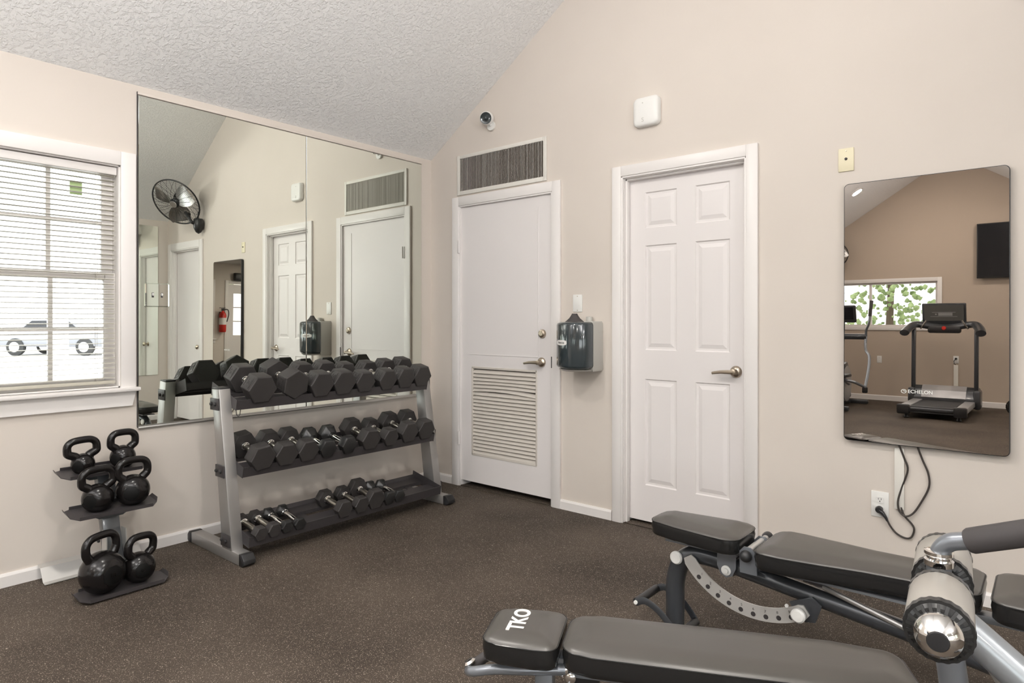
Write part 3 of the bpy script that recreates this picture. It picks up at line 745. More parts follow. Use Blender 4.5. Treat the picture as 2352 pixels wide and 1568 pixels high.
# local frame: x along the handle (front face at +L/2), z up, flat facet down, axis at z=0
MHX = Matrix(((0,0,1,0),(1,0,0,0),(0,1,0,0),(0,0,0,1)))      # prism z -> x, its x -> y, its y -> z
def make_dumbbell(flat, L, hl, style='rubber', number=None):
    root = empty('hex_dumbbell')
    hr = .0165 if style == 'rubber' else .014
    for s in (1,-1):
        b = MB()
        if style == 'rubber':
            prof = [(0,.955),(.004,1.0),(hl-.010,1.0),(hl-.003,.965),(hl,.90)]
        else:
            prof = [(-.012,.45),(.002,.70),(.020,1.0),(hl-.012,1.0),(hl-.002,.90),(hl,.80)]
        prev = None
        for (d, k) in prof:
            x = s*(L/2-hl+d)
            ring = [b.bm.verts.new((x, yy*k, zz*k)) for yy, zz in hexpoly(flat)]
            if prev:
                for q_ in range(6): b.bm.faces.new((prev[q_], prev[(q_+1)%6], ring[(q_+1)%6], ring[q_]))
            else: b.bm.faces.new(ring)
            prev = ring
        b.bm.faces.new(prev)
        es = [e for e in b.bm.edges if abs(e.verts[0].co.x-e.verts[1].co.x) > .01]
        bmesh.ops.bevel(b.bm, geom=es, offset=flat*.035, segments=2, profile=.5, affect='EDGES')
        h = b.build('head', m_rubber if style == 'rubber' else m_rubber2, root, ang=28)
        if number:
            Rr = flat/math.sqrt(3); ap = flat/2
            nrm = Vector((0,-math.cos(math.radians(30)),math.sin(math.radians(30))))
            Mt = frame(Vector((s*(L/2-hl*.52),0,0))+nrm*(ap+.0002), (1,0,0), (0, math.sin(math.radians(30)), math.cos(math.radians(30))))
            bb = MB(); w_, h_ = hl*.60, flat*.40
            for c, d in (((0,h_/2,0),(w_,.002,.0012)),((0,-h_/2,0),(w_,.002,.0012)),((w_/2,0,0),(.002,h_,.0012)),((-w_/2,0,0),(.002,h_,.0012))): bb.box(c,(d[0] if d[0] > .003 else .003, d[1] if d[1] > .003 else .003, .0036),M=Mt)
            f_ = bb.build('number_frame', m_rubber, h, smooth=False)
            text(number, min(h_*.9,.042), m_rubber, Mt, h, 'weight_number', ext=.0018, bold=.02)
    b = MB(); x0 = L/2-hl+.003
    if style == 'rubber':
        b.tube([(-x0,0,0),(-x0*.5,0,0),(0,0,0),(x0*.5,0,0),(x0,0,0)], [hr*.92,hr,hr*1.06,hr,hr*.92], 16)
    else:
        b.tube([(-x0-.01,0,0),(-x0*.5,0,0),(0,0,0),(x0*.5,0,0),(x0+.01,0,0)], [hr*.85,hr,hr*1.1,hr,hr*.85], 16)
    b.build('handle', m_chrome if style != 'rubber' else m_steel2, root)
    for s in (1,-1):
        b = MB(); b.lathe([(hr*1.38,0),(hr*1.38,.008),(hr*1.1,.011)], 18, T(s*(L/2-hl),0,0) @ RY(-PI/2*s)); b.build('collar', m_chrome, root)
    return root
m_steel2 = mat('handle_steel', (.62,.58,.52), .28, 1.0)
def children(o): return [k for k in D.objects if k.parent == o]
protos = {}
ordn = ['first','second','third','fourth','fifth','sixth','seventh','eighth','ninth']
ROWS = [
 ('top shelf', 0, 'dumbbells on the top shelf of the rack', [(-1.657,.147,'50'),(-1.459,.150,'45'),(-1.288,.141,'50'),(-1.132,.141,'40'),(-.979,.127,'40'),(-.805,.127,'35'),(-.655,.132,'35'),(-.509,.136,'30')], .29, .090),
 ('middle shelf', 1, 'dumbbells on the middle shelf of the rack', [(-1.694,.130,0),(-1.551,.120,0),(-1.422,.118,0),(-1.286,.100,'b'),(-1.150,.100,'b'),(-.987,.122,0),(-.838,.106,0),(-.685,.128,0),(-.535,.126,0)], .265, .070),
 ('bottom shelf', 2, 'dumbbells on the bottom shelf of the rack', [(-1.739,.068,0),(-1.662,.070,0),(-1.586,.066,'b'),(-1.505,.066,'b'),(-1.225,.094,0),(-1.105,.092,0),(-.995,.114,0),(-.895,.082,'b'),(-.812,.076,'b')], .235, .050)]
yaws = {0:[0,.02,0,-.01,0,.01,0,-.02], 1:[.03,-.02,.02,-.03,.04,-.02,.03,.02,-.03], 2:[.06,.04,.02,-.03,.03,.02,-.02,.03,-.02]}
for (shelf, ti, grp, lst, L0, hl0) in ROWS:
    tx, tz, tt = TIERS[ti]
    for i, (yy, flat, num) in enumerate(lst):
        style = 'chrome' if num == 'b' else 'rubber'
        number = num if isinstance(num, str) and num != 'b' else None
        key = (round(flat,3), style, number)
        L = L0*(.86+.14*flat/max(l[1] for l in lst)); hl = hl0*(.72+.28*flat/max(l[1] for l in lst))
        if key not in protos:
            o = make_dumbbell(flat, L, hl, style, number); protos[key] = o
        else: o = copy_tree(protos[key])
        a = L/2-.016+(.0 if ti else .002)
        c = -.026+.0035+flat/2
        cx = tx - a*math.cos(tt) + c*math.sin(tt); cz = tz + a*math.sin(tt) + c*math.cos(tt)
        o.location = (cx, yy, cz)
        roll = {(0,1): .50, (1,0): .12}.get((ti,i), 0)
        if roll > .3: o.location.z += .008*1.3
        o.rotation_euler = (Matrix.Rotation(yaws[ti][i],3,'Z') @ Matrix.Rotation(tt,3,'Y') @ Matrix.Rotation(roll,3,'X')).to_euler()
        where = ordn[i]+' from the left'
        desc = {('rubber',0):'large black rubber hex dumbbell', ('rubber',1):'black rubber hex dumbbell', ('rubber',2):'small black hex dumbbell', ('chrome',1):'glossy black hex dumbbell with chrome grip', ('chrome',2):'small glossy black dumbbell with chrome grip'}[(style,ti)]
        setp(o, '%s, %s on the rack\'s %s' % (desc, where, shelf), 'dumbbell', grp)

# ------------------------------------------------------------------ kettlebell rack
kr = empty('kettlebell_rack', (.3,-2.33,0)); setp(kr, 'three shelf kettlebell rack with dark post left of the dumbbell rack', 'kettlebell rack')
b = MB()
pA, pB = Vector((.315,-2.317,.03)), Vector((.165,-2.327,.50))
Mp = frame(pA, (0,1,0), (pB-pA)); Lp = (pB-pA).length
b.box((0,Lp/2,0), (.075,Lp,.05), M=Mp, bev=.004); P(b.build('post', m_gpost := mat('slate_post', (.15,.16,.17), .3, .5, coat=.2)), kr)
for sgn in (-1,1):
    b = MB(); b.prism([(-.028,0),(.055,0),(.040,.10),(.030,.235),(-.026,.235)], 0, .004, M=frame(pA+Vector((0,sgn*.041,-.02)), Vector((-1,0,0)), (pB-pA)), bev=0)
    P(b.build('side_bracket', m_silver2), kr)
    b = MB()
    for hz in (.07,.19): b.lathe([(.010,0),(.010,.007),(.006,.010)],10, Matrix.Translation(pA+Vector((0,sgn*.044,-.02))+(pB-pA).normalized()*hz) @ RX(-sgn*PI/2))
    P(b.build('bolt', m_black), kr)
b = MB()       # bent silver base plate against the wall
b.sheet([(.020,.070),(.060,.062),(.105,.006),(.135,.003)], .003, -2.55, -2.12)
b.box((.23,-2.322,.012),(.22,.10,.018),bev=.003); P(b.build('base_plate', m_silver2, ang=20), kr)
SH = [(.275,.500,'a'), (.405,.340,'b'), (.535,.010,'c')]     # front edge x, floor z at the front
for (fx_, fz, k) in SH:
    M0 = T(fx_,-2.335,fz) @ RY(math.radians(7 if k != 'c' else 2))
    b = MB(); hw_ = .152; dp = .155
    # floor sheet with raised lips front and back and flared ends
    xs_ = [-hw_-.040,-hw_-.030,-hw_,hw_,hw_+.028,hw_+.036]; zz = [.024,.006,0,0,.006,.022]
    fr = [-.045,-.030,0,0,-.030,-.045]; bk = [-dp+.045,-dp+.03,-dp,-dp,-dp+.03,-dp+.045]
    top = []; 
    for th in (0,.0035):
        A = [b.bm.verts.new(M0 @ Vector((fr[i], xs_[i], zz[i]+th))) for i in range(6)]; B = [b.bm.verts.new(M0 @ Vector((bk[i], xs_[i], zz[i]+th))) for i in range(6)]
        for i in range(5): b.bm.faces.new((A[i],A[i+1],B[i+1],B[i]))
        top.append((A,B))
    (A,B),(A2,B2) = top
    for i in range(5): b.bm.faces.new((A[i],A2[i],A2[i+1],A[i+1])); b.bm.faces.new((B[i],B[i+1],B2[i+1],B2[i]))
    b.bm.faces.new((A[0],B[0],B2[0],A2[0])); b.bm.faces.new((A[5],A2[5],B2[5],B[5]))
    for xx in (-.001,-dp): b.box((xx,0,.008),(.004,hw_*2,.016),M=M0)
    P(b.build('shelf', m_dgrey, ang=20), kr)
    if k != 'c':
        b = MB(); b.prism([(-.115,0),(.115,0),(.05,-.042),(-.05,-.042)],0,.004,M=M0 @ T(-dp*.55,0,-.001) @ Matrix(((0,0,1,0),(1,0,0,0),(0,1,0,0),(0,0,0,1)))); P(b.build('shelf_bracket', m_gpost), kr)
        b = MB()
        for yy in (-.075,.075): b.lathe([(.007,0),(.006,.004)],10,M0 @ T(-dp*.55+.004,yy,-.012) @ RY(PI/2))
        P(b.build('bolt', m_silver2), kr)

def kettlebell(name_lab, c, r, hh, hwid, face_yaw, hyaw=0, tilt=(0,0), hr=.0165, num=None):
    """c = ball centre, r = ball radius, hh = handle top height over centre"""
    o = empty('kettlebell', (c[0],c[1],c[2]-r*.93)); 
    R0 = RY(tilt[0]) @ RX(tilt[1])
    b = MB()
    prof = []
    for k in range(15):
        a = -PI/2+PI*k/14; zz = r*math.sin(a); rr = r*math.cos(a)
        if zz < -r*.93: zz = -r*.93; rr = min(rr, r*.37) if k else r*.30
        prof.append((max(rr,1e-4), zz))
    b.lathe(prof, 32, R0, cap=False)
    fz = RZ(face_yaw) @ RY(PI/2)
    # flattened octagonal face
    n_ = (R0 @ fz).to_3x3() @ Vector((0,0,1)); lim = r*.86
    for v in b.bm.verts:
        d = v.co.dot(n_)
        if d > lim: v.co -= n_*(d-lim)
    body = b.build('bell_body', m_enamel, o, ang=42); body.location = (0,0,r*.93)
    b = MB(); q8 = [(r*.47*math.cos(2*PI*k/8+.39), r*.47*math.sin(2*PI*k/8+.39)) for k in range(8)]
    b.prism(q8, lim-.002, lim+.0012, R0 @ fz, bev=.0008); fc = b.build('number_disc', m_disc, o); fc.location = (0,0,r*.93)
    if num:
        t_ = text(num, r*.26, m_enamel, R0 @ fz @ T(0,0,lim+.0012) @ RZ(PI/2), o, 'weight_mark', ext=.0012); t_.location = (0,0,r*.93)
    Hm = R0 @ RZ(hyaw)
    zb = r*.70; w0 = r*.55; H_ = hh-hr; hs_ = H_-zb; wc = hwid
    zc_ = zb+hs_*.50; hf = [(w0*.92,zb-.012),(w0*1.05,zb+hs_*.05)]
    for an in (-28,-8,14,34,53,72):
        ca, sa = math.cos(math.radians(an)), math.sin(math.radians(an)); hf.append((wc*ca**.62, zc_+(H_-zc_)*math.copysign(abs(sa)**.85, sa)))
    hf.append((wc*.0+.001, H_))
    pts = [(0,-a_,z_) for a_,z_ in hf[:-1]]+[(0,0,H_)]+[(0,a_,z_) for a_,z_ in hf[:-1][::-1]]
    pp = smooth_path([Hm @ Vector(p) for p in pts], 5)
    N_ = len(pp); rs = [hr*(1+.28*abs(2*i/(N_-1)-1)**3) for i in range(N_)]
    b = MB(); b.tube(pp, rs, 14, up=(1,0,0)); h = b.build('handle', m_enamel, o); h.location = (0,0,r*.93)
    setp(o, name_lab, 'kettlebell', 'kettlebells on the small rack'); return o
kettlebell('smallest black kettlebell, at the left of the top kettlebell shelf', (.195,-2.414,.553), .050, .131, .061, -.75, 0, (.03,.06))
kettlebell('black kettlebell on the right end of the top kettlebell shelf', (.195,-2.243,.560), .057, .138, .056, -1.0, .05, (.05,0))
kettlebell('black kettlebell on the left of the middle kettlebell shelf', (.322,-2.392,.409), .066, .152, .067, -.85, .1, (.05,.02))
kettlebell('black kettlebell on the right of the middle kettlebell shelf', (.325,-2.244,.418), .074, .162, .066, -.42, .05, (.05,0), num=None)
kettlebell('largest black kettlebell, on the left of the floor level shelf', (.452,-2.414,.105), .093, .184, .070, .22, .30, (.02,.05), .017, num='LB')
kettlebell('black kettlebell on the right of the floor level shelf beside the largest one', (.450,-2.262,.083), .070, .160, .064, -.05, .30, (.02,-.08), .0165, num='LB')

# ------------------------------------------------------------------ padded cushions
def offset_poly(poly, d):
    N = len(poly); out = []
    for i in range(N):
        p0 = Vector(poly[i-1]); p = Vector(poly[i]); p1 = Vector(poly[(i+1)%N])
        e0 = (p-p0).normalized(); e1 = (p1-p).normalized()
        n0 = Vector((-e0.y,e0.x)); n1 = Vector((-e1.y,e1.x)); nn = (n0+n1)
        nn = nn.normalized() if nn.length > 1e-6 else n0
        k = 1/max(.5, nn.dot(n0)); out.append(tuple(p+nn*d*k))
    return out
def cushion(parent, poly, th, M, crown=.010, name='cushion'):
    """poly is counter-clockwise; bottom at z=0, seam near the top, crowned top; returns the pad with its side wall and piping"""
    levels = [(.006,0),(0,.006),(0,th*.25),(-.003,th*.5),(0,th*.78)]
    b = MB(); prev = None
    for ins, z in levels:
        ring = [b.bm.verts.new(M @ Vector((x,y,z))) for x,y in offset_poly(poly, ins)]
        if prev:
            for q_ in range(len(ring)): b.bm.faces.new((prev[q_], prev[(q_+1)%len(ring)], ring[(q_+1)%len(ring)], ring[q_]))
        else: b.bm.faces.new(ring[::-1])
        prev = ring
    b.bm.faces.new(prev)
    side = P(b.build(name, m_vinyls, ang=60), parent)
    xa = min(p[0] for p in poly); xb = max(p[0] for p in poly); hm = min(max(p[1] for p in poly), (xb-xa)/2*.95)
    b = MB(); prev = None
    for ins, z in [(.0005,th*.775),(.000,th*.80),(.004,th*.86),(.012,th*.925),(.026,th*.97),(.045,th+crown*.5),(.070,th+crown*.9)]:
        if ins <= .012: pp = offset_poly(poly, ins)
        else:
            pp = []
            for x, y in offset_poly(poly, .012):
                sx = min(max(x, xa+hm), xb-hm); d_ = math.hypot(x-sx, y); k_ = min(.93, (ins-.012)/max(d_, 1e-4)); pp.append((x+(sx-x)*k_, y*(1-k_)))
        ring = [b.bm.verts.new(M @ Vector((x,y,z))) for x,y in pp]
        if prev:
            for q_ in range(len(ring)): b.bm.faces.new((prev[q_], prev[(q_+1)%len(ring)], ring[(q_+1)%len(ring)], ring[q_]))
        prev = ring
    b.bm.faces.new(prev)
    tp = b.build('top_cover', m_vinyl_lit, side, ang=60)
    b = MB(); b.tube([M @ Vector((x,y,th*.785)) for x,y in offset_poly(poly, -.0012)], .0022, 6, closed=True, up=(0,0,1)); b.build('piping', m_vinyls, side)
    return side
def pad_outline(stations, r=.04, n=5):
    """stations: (x, half width) along the length; the ends are rounded by r"""
    up = []; x0, h0 = stations[0]; x1, h1 = stations[-1]
    bot = []
    for k in range(n+1):
        a = PI+PI/2*k/n; bot.append((x0+r+r*math.cos(a), -h0+r+r*math.sin(a)))
    for x, h in stations[1:-1]: bot.append((x,-h))
    for k in range(n+1):
        a = -PI/2+PI/2*k/n; bot.append((x1-r+r*math.cos(a), -h1+r+r*math.sin(a)))
    top = [(x,-y) for x,y in bot][::-1]
    return bot+top

# ------------------------------------------------------------------ far adjustable bench
fb = empty('adjustable_bench', (3.15,-1.08,0)); setp(fb, 'black padded adjustable bench with silver angle dial, in front of the six panel door', 'weight bench')
YB = -1.09
def RYt(p, dz): return Matrix.Translation(p) @ RY(dz)
cushion(fb, pad_outline([(2.505,.085),(2.62,.100),(2.75,.115),(2.862,.118)], .05), .066, T(0,YB-.005,.400), name='seat_cushion')
cushion(fb, pad_outline([(2.925,.148),(3.02,.150),(3.14,.135),(3.26,.115),(3.38,.108),(3.48,.118),(3.560,.125)], .045), .070, T(0,YB+.01,.380) @ T(2.92,0,0) @ RY(-.02) @ T(-2.92,0,0), name='back_cushion')
cushion(fb, pad_outline([(3.585,.145),(3.75,.150),(4.0,.145)], .045), .070, T(0,YB+.01,.392), name='head_cushion')
b = MB()
lg = smooth_path([(2.575,YB,.03),(2.577,YB,.15),(2.580,YB,.22),(2.604,YB,.290),(2.660,YB,.331),(2.74,YB,.336),(2.82,YB,.322)], 7)
b.tube(lg, .036, 16); b.tube([(2.80,YB,.325),(3.35,YB,.255),(4.0,YB,.16)], .030, 14); P(b.build('main_tube', m_charc), fb)
b = MB(); b.tube([(3.95,YB,.165),(4.02,YB,.03)], .028, 12); b.box((4.02,YB,.025),(.06,.46,.048),bev=.01); b.box((2.575,YB,.016),(.066,.066,.030),bev=.006); P(b.build('rear_foot', m_charc), fb)
b = MB(); b.box((0,0,0),(1.12,.05,.022),M=T(3.47,YB,.356) @ RY(-.012),bev=.004); b.box((2.70,YB,.379),(.28,.10,.008)); b.box((3.2,YB,.372),(.5,.18,.008)); P(b.build('pad_rail', m_gframe), fb)
b = MB()
for sy in (-.042,.042):
    b.prism([(-.035,.045),(.035,.045),(.035,-.005),(.022,-.034),(0,-.044),(-.022,-.034),(-.035,-.005)],-.0025,.0025,M=T(2.800,YB+sy,.335) @ RX(PI/2))
b.box((2.800,YB,.378),(.070,.09,.005)); P(b.build('seat_bracket', m_gframe), fb)
b = MB(); b.lathe([(.018,0),(.018,.004),(.010,.005),(.010,.012),(0,.013)],18,T(2.800,YB-.045,.318) @ RX(PI/2),cap=False); P(b.build('seat_bolt', m_white), fb)
b = MB(); b.lathe([(.025,0),(.025,.008),(.020,.014),(0,.015)],22,T(2.600,YB-.034,.315) @ RX(PI/2) ,cap=False); P(b.build('pivot_disc', m_white), fb)
b = MB()
for sy in (-.075,.075): b.prism([(-.025,-.055),(.035,-.055),(.030,.02),(.012,.038),(-.012,.038),(-.028,.02)],-.003,.003,M=T(2.888,YB+sy,.392) @ RX(PI/2))
P(b.build('hinge_plate', m_gframe), fb)
b = MB(); b.tube([(2.888,YB-.075,.412),(2.888,YB+.12,.412)],.013,12); P(b.build('hinge_tube', m_silver2), fb)
b = MB(); b.sphere((2.888,YB-.090,.402),.021,u=18,v=12); b.lathe([(.015,0),(.02,.012),(.02,.028),(.012,.036)],14,T(2.888,YB+.115,.412) @ RX(-PI/2)); P(b.build('hinge_knob', m_black), fb)
b = MB(); c0 = (2.905,.500); ra, rb2 = .278, .328; n_ = 26; ya_, yb_ = YB-.050, YB-.045
rings = []
for k in range(n_+1):
    a = math.radians(213+(305-213)*k/n_); e = 1 if 0 < k < n_ else .0
    rings.append([b.bm.verts.new((c0[0]+rr*math.cos(a), yy, c0[1]+rr*math.sin(a))) for rr, yy in ((ra+.008*(1-e),ya_),(rb2-.008*(1-e),ya_),(rb2-.008*(1-e),yb_),(ra+.008*(1-e),yb_))])
for A, B in zip(rings, rings[1:]):
    for q_ in range(4): b.bm.faces.new((A[q_],A[(q_+1)%4],B[(q_+1)%4],B[q_]))
b.bm.faces.new(rings[0][::-1]); b.bm.faces.new(rings[-1])
ad = P(b.build('angle_dial', m_silver2), fb)
for k in range(9):
    a = math.radians(228+8.2*k); b = MB(); b.lathe([(.0085,0),(.0085,.0006)],14,T(c0[0]+.311*math.cos(a),ya_-.0001,c0[1]+.311*math.sin(a)) @ RX(PI/2)); b.build('dial_hole', m_dgrey, ad)
for k in range(9):
    a = math.radians(228+8.2*k); t_ = text(str(k+1), .013, m_dgrey, T(c0[0]+.293*math.cos(a),ya_-.0004,c0[1]+.293*math.sin(a)) @ RX(PI/2), None, 'dial_number', ext=.0001); t_.parent = ad
b = MB(); b.prism([(-.055,.02),(.02,.055),(.05,.03),(.03,-.03),(-.02,-.04)],-.004,.004,M=T(3.075,YB-.040,.245) @ RX(PI/2),bev=.002); P(b.build('dial_lock_plate', m_charc), fb)
b = MB(); b.lathe([(.024,0),(.024,.010),(.018,.016),(0,.017)],22,T(3.055,YB-.056,.232) @ RX(PI/2),cap=False); P(b.build('lock_disc', m_white), fb)
b = MB(); b.lathe([(.006,0),(.006,.006)],12,T(3.015,YB-.05,.252) @ RX(PI/2)); P(b.build('lock_bolt', m_white), fb)
b = MB()
for sy in (-.085,.085):
    pr_ = smooth_path([(2.452,YB+sy,.118),(2.49,YB+sy,.132),(2.545,YB+sy,.112),(2.595,YB+sy,.070),(2.625,YB+sy,.032)],5)
    b.tube(pr_, .014, 8, r2=.0025, up=(0,0,1))
P(b.build('foot_roller_plate', m_charc), fb)
b = MB()
for (xx, zz) in ((2.452,.118),(2.625,.032)): b.tube([(xx,YB-.083,zz),(xx,YB+.083,zz)],.016,14)
P(b.build('foot_roller', m_black), fb)
b = MB()
for (xx, zz) in ((2.452,.118),(2.625,.032)): b.lathe([(.008,0),(.008,.005),(0,.006)],12,T(xx,YB-.088,zz) @ RX(PI/2),cap=False)
P(b.build('roller_bolt', m_white), fb)
b = MB(); b.tube([(3.10,YB-.03,.345),(3.50,YB-.03,.235)],.009,10); P(b.build('support_strut', m_silver), fb)
b = MB(); b.prism([(-.03,-.006),(.03,-.012),(.03,.004),(-.03,.006)],-.01,.01,M=T(3.095,YB-.03,.350) @ RX(PI/2)); P(b.build('strut_clip', m_dgrey), fb)

# ------------------------------------------------------------------ near flat bench
nb = empty('flat_bench', (3.0,-1.85,0)); setp(nb, 'low black padded bench with TKO lettering on its head cushion, nearest the camera', 'weight bench')
AX = Vector((.896,.444,0)).normalized(); NX = Vector((-.444,.896,0)).normalized()
MN = frame((2.510,-2.110,0), AX, NX)
zb_ = .330
cushion(nb, pad_outline([(.005,.098),(.05,.106),(.15,.112),(.206,.110)], .032), .068, MN @ T(0,0,zb_), crown=.006, name='head_cushion')
cushion(nb, pad_outline([(.220,.108),(.30,.116),(.6,.118),(.9,.116),(1.055,.098)], .05), .068, MN @ T(0,0,zb_), crown=.006, name='main_cushion')
P(text('TKO', .062, m_label, MN @ T(.088,.008,zb_+.0725) @ RZ(PI/2), None, 'lettering', ext=.0015, bold=.03), nb)
b = MB(); b.box((.60,0,zb_-.028),(.98,.05,.05),M=MN,bev=.006); b.box((.11,0,zb_-.006),(.15,.10,.010),M=MN); b.box((.62,0,zb_-.004),(.7,.16,.008),M=MN); P(b.build('spine_tube', m_gframe), nb)
b = MB(); b.box((.16,0,.15),(.05,.05,.26),M=MN @ RY(0),bev=.006); b.box((.16,0,.024),(.05,.42,.045),M=MN,bev=.008); P(b.build('front_leg', m_gframe), nb)
b = MB(); b.box((.95,0,.15),(.05,.05,.26),M=MN,bev=.006); b.box((.95,0,.024),(.05,.36,.045),M=MN,bev=.008); P(b.build('rear_leg', m_gframe), nb)
b = MB()
hp = smooth_path([MN @ Vector(p) for p in ((.22,-.030,.300),(.12,-.045,.295),(.03,-.050,.288),(-.03,-.045,.272),(-.052,-.020,.258))],6)
b.tube(hp,.0135,12); P(b.build('handle_tube', m_gframe), nb)
b = MB()
hp = smooth_path([MN @ Vector(p) for p in ((-.052,-.020,.258),(-.040,.02,.262),(.0,.045,.280),(.06,.05,.292),(.14,.04,.296))],6)
b.tube(hp,.015,12); P(b.build('handle_grip', m_grip), nb)
b = MB(); b.lathe([(.016,0),(.018,.004),(.012,.010),(0,.011)],16,MN @ T(-.052,-.008,.272) @ RY(-.5),cap=False); P(b.build('handle_ring', m_chrome), nb)
b = MB()
for (sx, sz) in ((.215,.298),(.235,.282)): b.lathe([(.014,0),(.014,.006),(.008,.010),(0,.010)],14,MN @ T(sx,-.030,sz) @ RX(PI/2),cap=False)
P(b.build('hinge_bolt', m_chrome), nb)
b = MB(); b.prism([(-.03,.02),(.05,.02),(.06,-.03),(.0,-.05),(-.03,-.02)],-.02,.02,M=MN @ T(.25,0,.292) @ RX(PI/2),bev=.004); P(b.build('hinge_block', m_black), nb)

# ------------------------------------------------------------------ roller unit of the decline bench
rb = empty('decline_bench', (3.58,-1.90,0)); setp(rb, 'blue grey bench frame with two big grey foam rollers and black foam handle', 'weight bench')
ax0 = Vector((3.573,-2.172,.712)); ax1 = Vector((3.533,-1.745,.714)); axd = (ax1-ax0).normalized(); AL = (ax1-ax0).length
MR = Matrix.Translation(ax0) @ axd.to_track_quat('Z','X').to_matrix().to_4x4()
R_ = .0515
for (z0_, z1_) in ((.012,.165),(.255,.415)):
    b = MB(); b.lathe([(R_*.93,z0_+.004),(R_,z0_+.012),(R_,z1_-.012),(R_*.93,z1_-.004)],36,MR); P(b.build('foam_roller', m_foam), rb)
    for ze, s in ((z0_,-1),(z1_,1)):
        b = MB()
        NT = 22; pts = []
        for k in range(NT*4):
            a = 2*PI*k/(NT*4); pts.append(((R_+.001)*(1 if k%4 in (0,1) else .980)*math.cos(a),(R_+.001)*(1 if k%4 in (0,1) else .980)*math.sin(a)))
        b.prism(pts, ze-.004 if s < 0 else ze-.012, ze+.012 if s < 0 else ze+.004, MR)
        b.lathe([(R_*.97,ze),(R_*.80,ze+s*.010),(R_*.62,ze+s*.012)],NT*2,MR)
        for k in range(NT):
            a = 2*PI*k/NT; b.box((0,0,0),(R_*.26,.005,.004),M=MR @ RZ(a) @ T(R_*.79,0,ze+s*.0095) @ RY(s*.42))
        P(b.build('ribbed_end', m_rubber2, ang=20), rb)
b = MB(); b.lathe([(.037,-.004),(.037,-.008),(.033,-.020),(.024,-.030),(.0165,-.034)],36,MR,cap=False); P(b.build('chrome_cap', m_chrome), rb)
b = MB(); b.lathe([(.0168,-.033),(.0150,-.0365),(0,-.0375)],24,MR,cap=False); P(b.build('cap_plug', m_black), rb)
b = MB(); b.tube([MR @ Vector((0,0,.0)), MR @ Vector((0,0,AL))],.013,14); P(b.build('roller_axle', m_chrome), rb)
mid = ax0+axd*.210
b = MB(); b.lathe([(.020,0),(.025,.003),(.025,.013),(.021,.016),(.021,.020),(.025,.024),(.025,.030),(.019,.032)],24,Matrix.Translation(mid+Vector((-.004,0,.044)))); P(b.build('chrome_collar', m_chrome), rb)
b = MB(); b.tube([mid+Vector((-.004,0,-.02)), mid+Vector((-.004,0,.065))],.021,14)
hpth = smooth_path([mid+Vector(p) for p in ((-.004,0,.050),(-.002,-.002,.074),(.014,-.008,.096),(.044,-.015,.108),(.090,-.025,.126))],7)
b.tube(hpth,.0165,14); P(b.build('handle_stem', m_gframe), rb)
g0 = mid+Vector((.044,-.015,.107)); g1 = mid+Vector((.30,-.075,.222))
b = MB(); b.tube([g0, g0+(g1-g0)*.02, g1],[.021,.0235,.0235],18); P(b.build('foam_grip', m_grip), rb)
b = MB(); b.tube([mid+Vector((0,.0,-.01)), mid+Vector((.03,.03,-.30)), mid+Vector((.04,.05,-.66))],[.024,.026,.026],14,r2=.026); P(b.build('post', m_gframe), rb)
b = MB(); b.tube([mid+Vector((.01,.03,-.055)), (4.15,-1.915,.20),(4.20,-1.915,.04)],.033,16); P(b.build('slanted_tube', m_gframe2), rb)
b = MB(); b.tube(smooth_path([mid+Vector((.03,.10,-.10)),(3.655,-1.80,.48),(3.69,-1.80,.36),(3.69,-1.83,.20),(3.68,-1.84,.04)],6),.018,12); P(b.build('curved_brace', m_silver2), rb)
b = MB(); b.box((3.60,-1.90,.022),(.42,.07,.040),bev=.01); b.box((4.20,-1.915,.022),(.06,.40,.04),bev=.01); P(b.build('floor_foot', m_charc), rb)

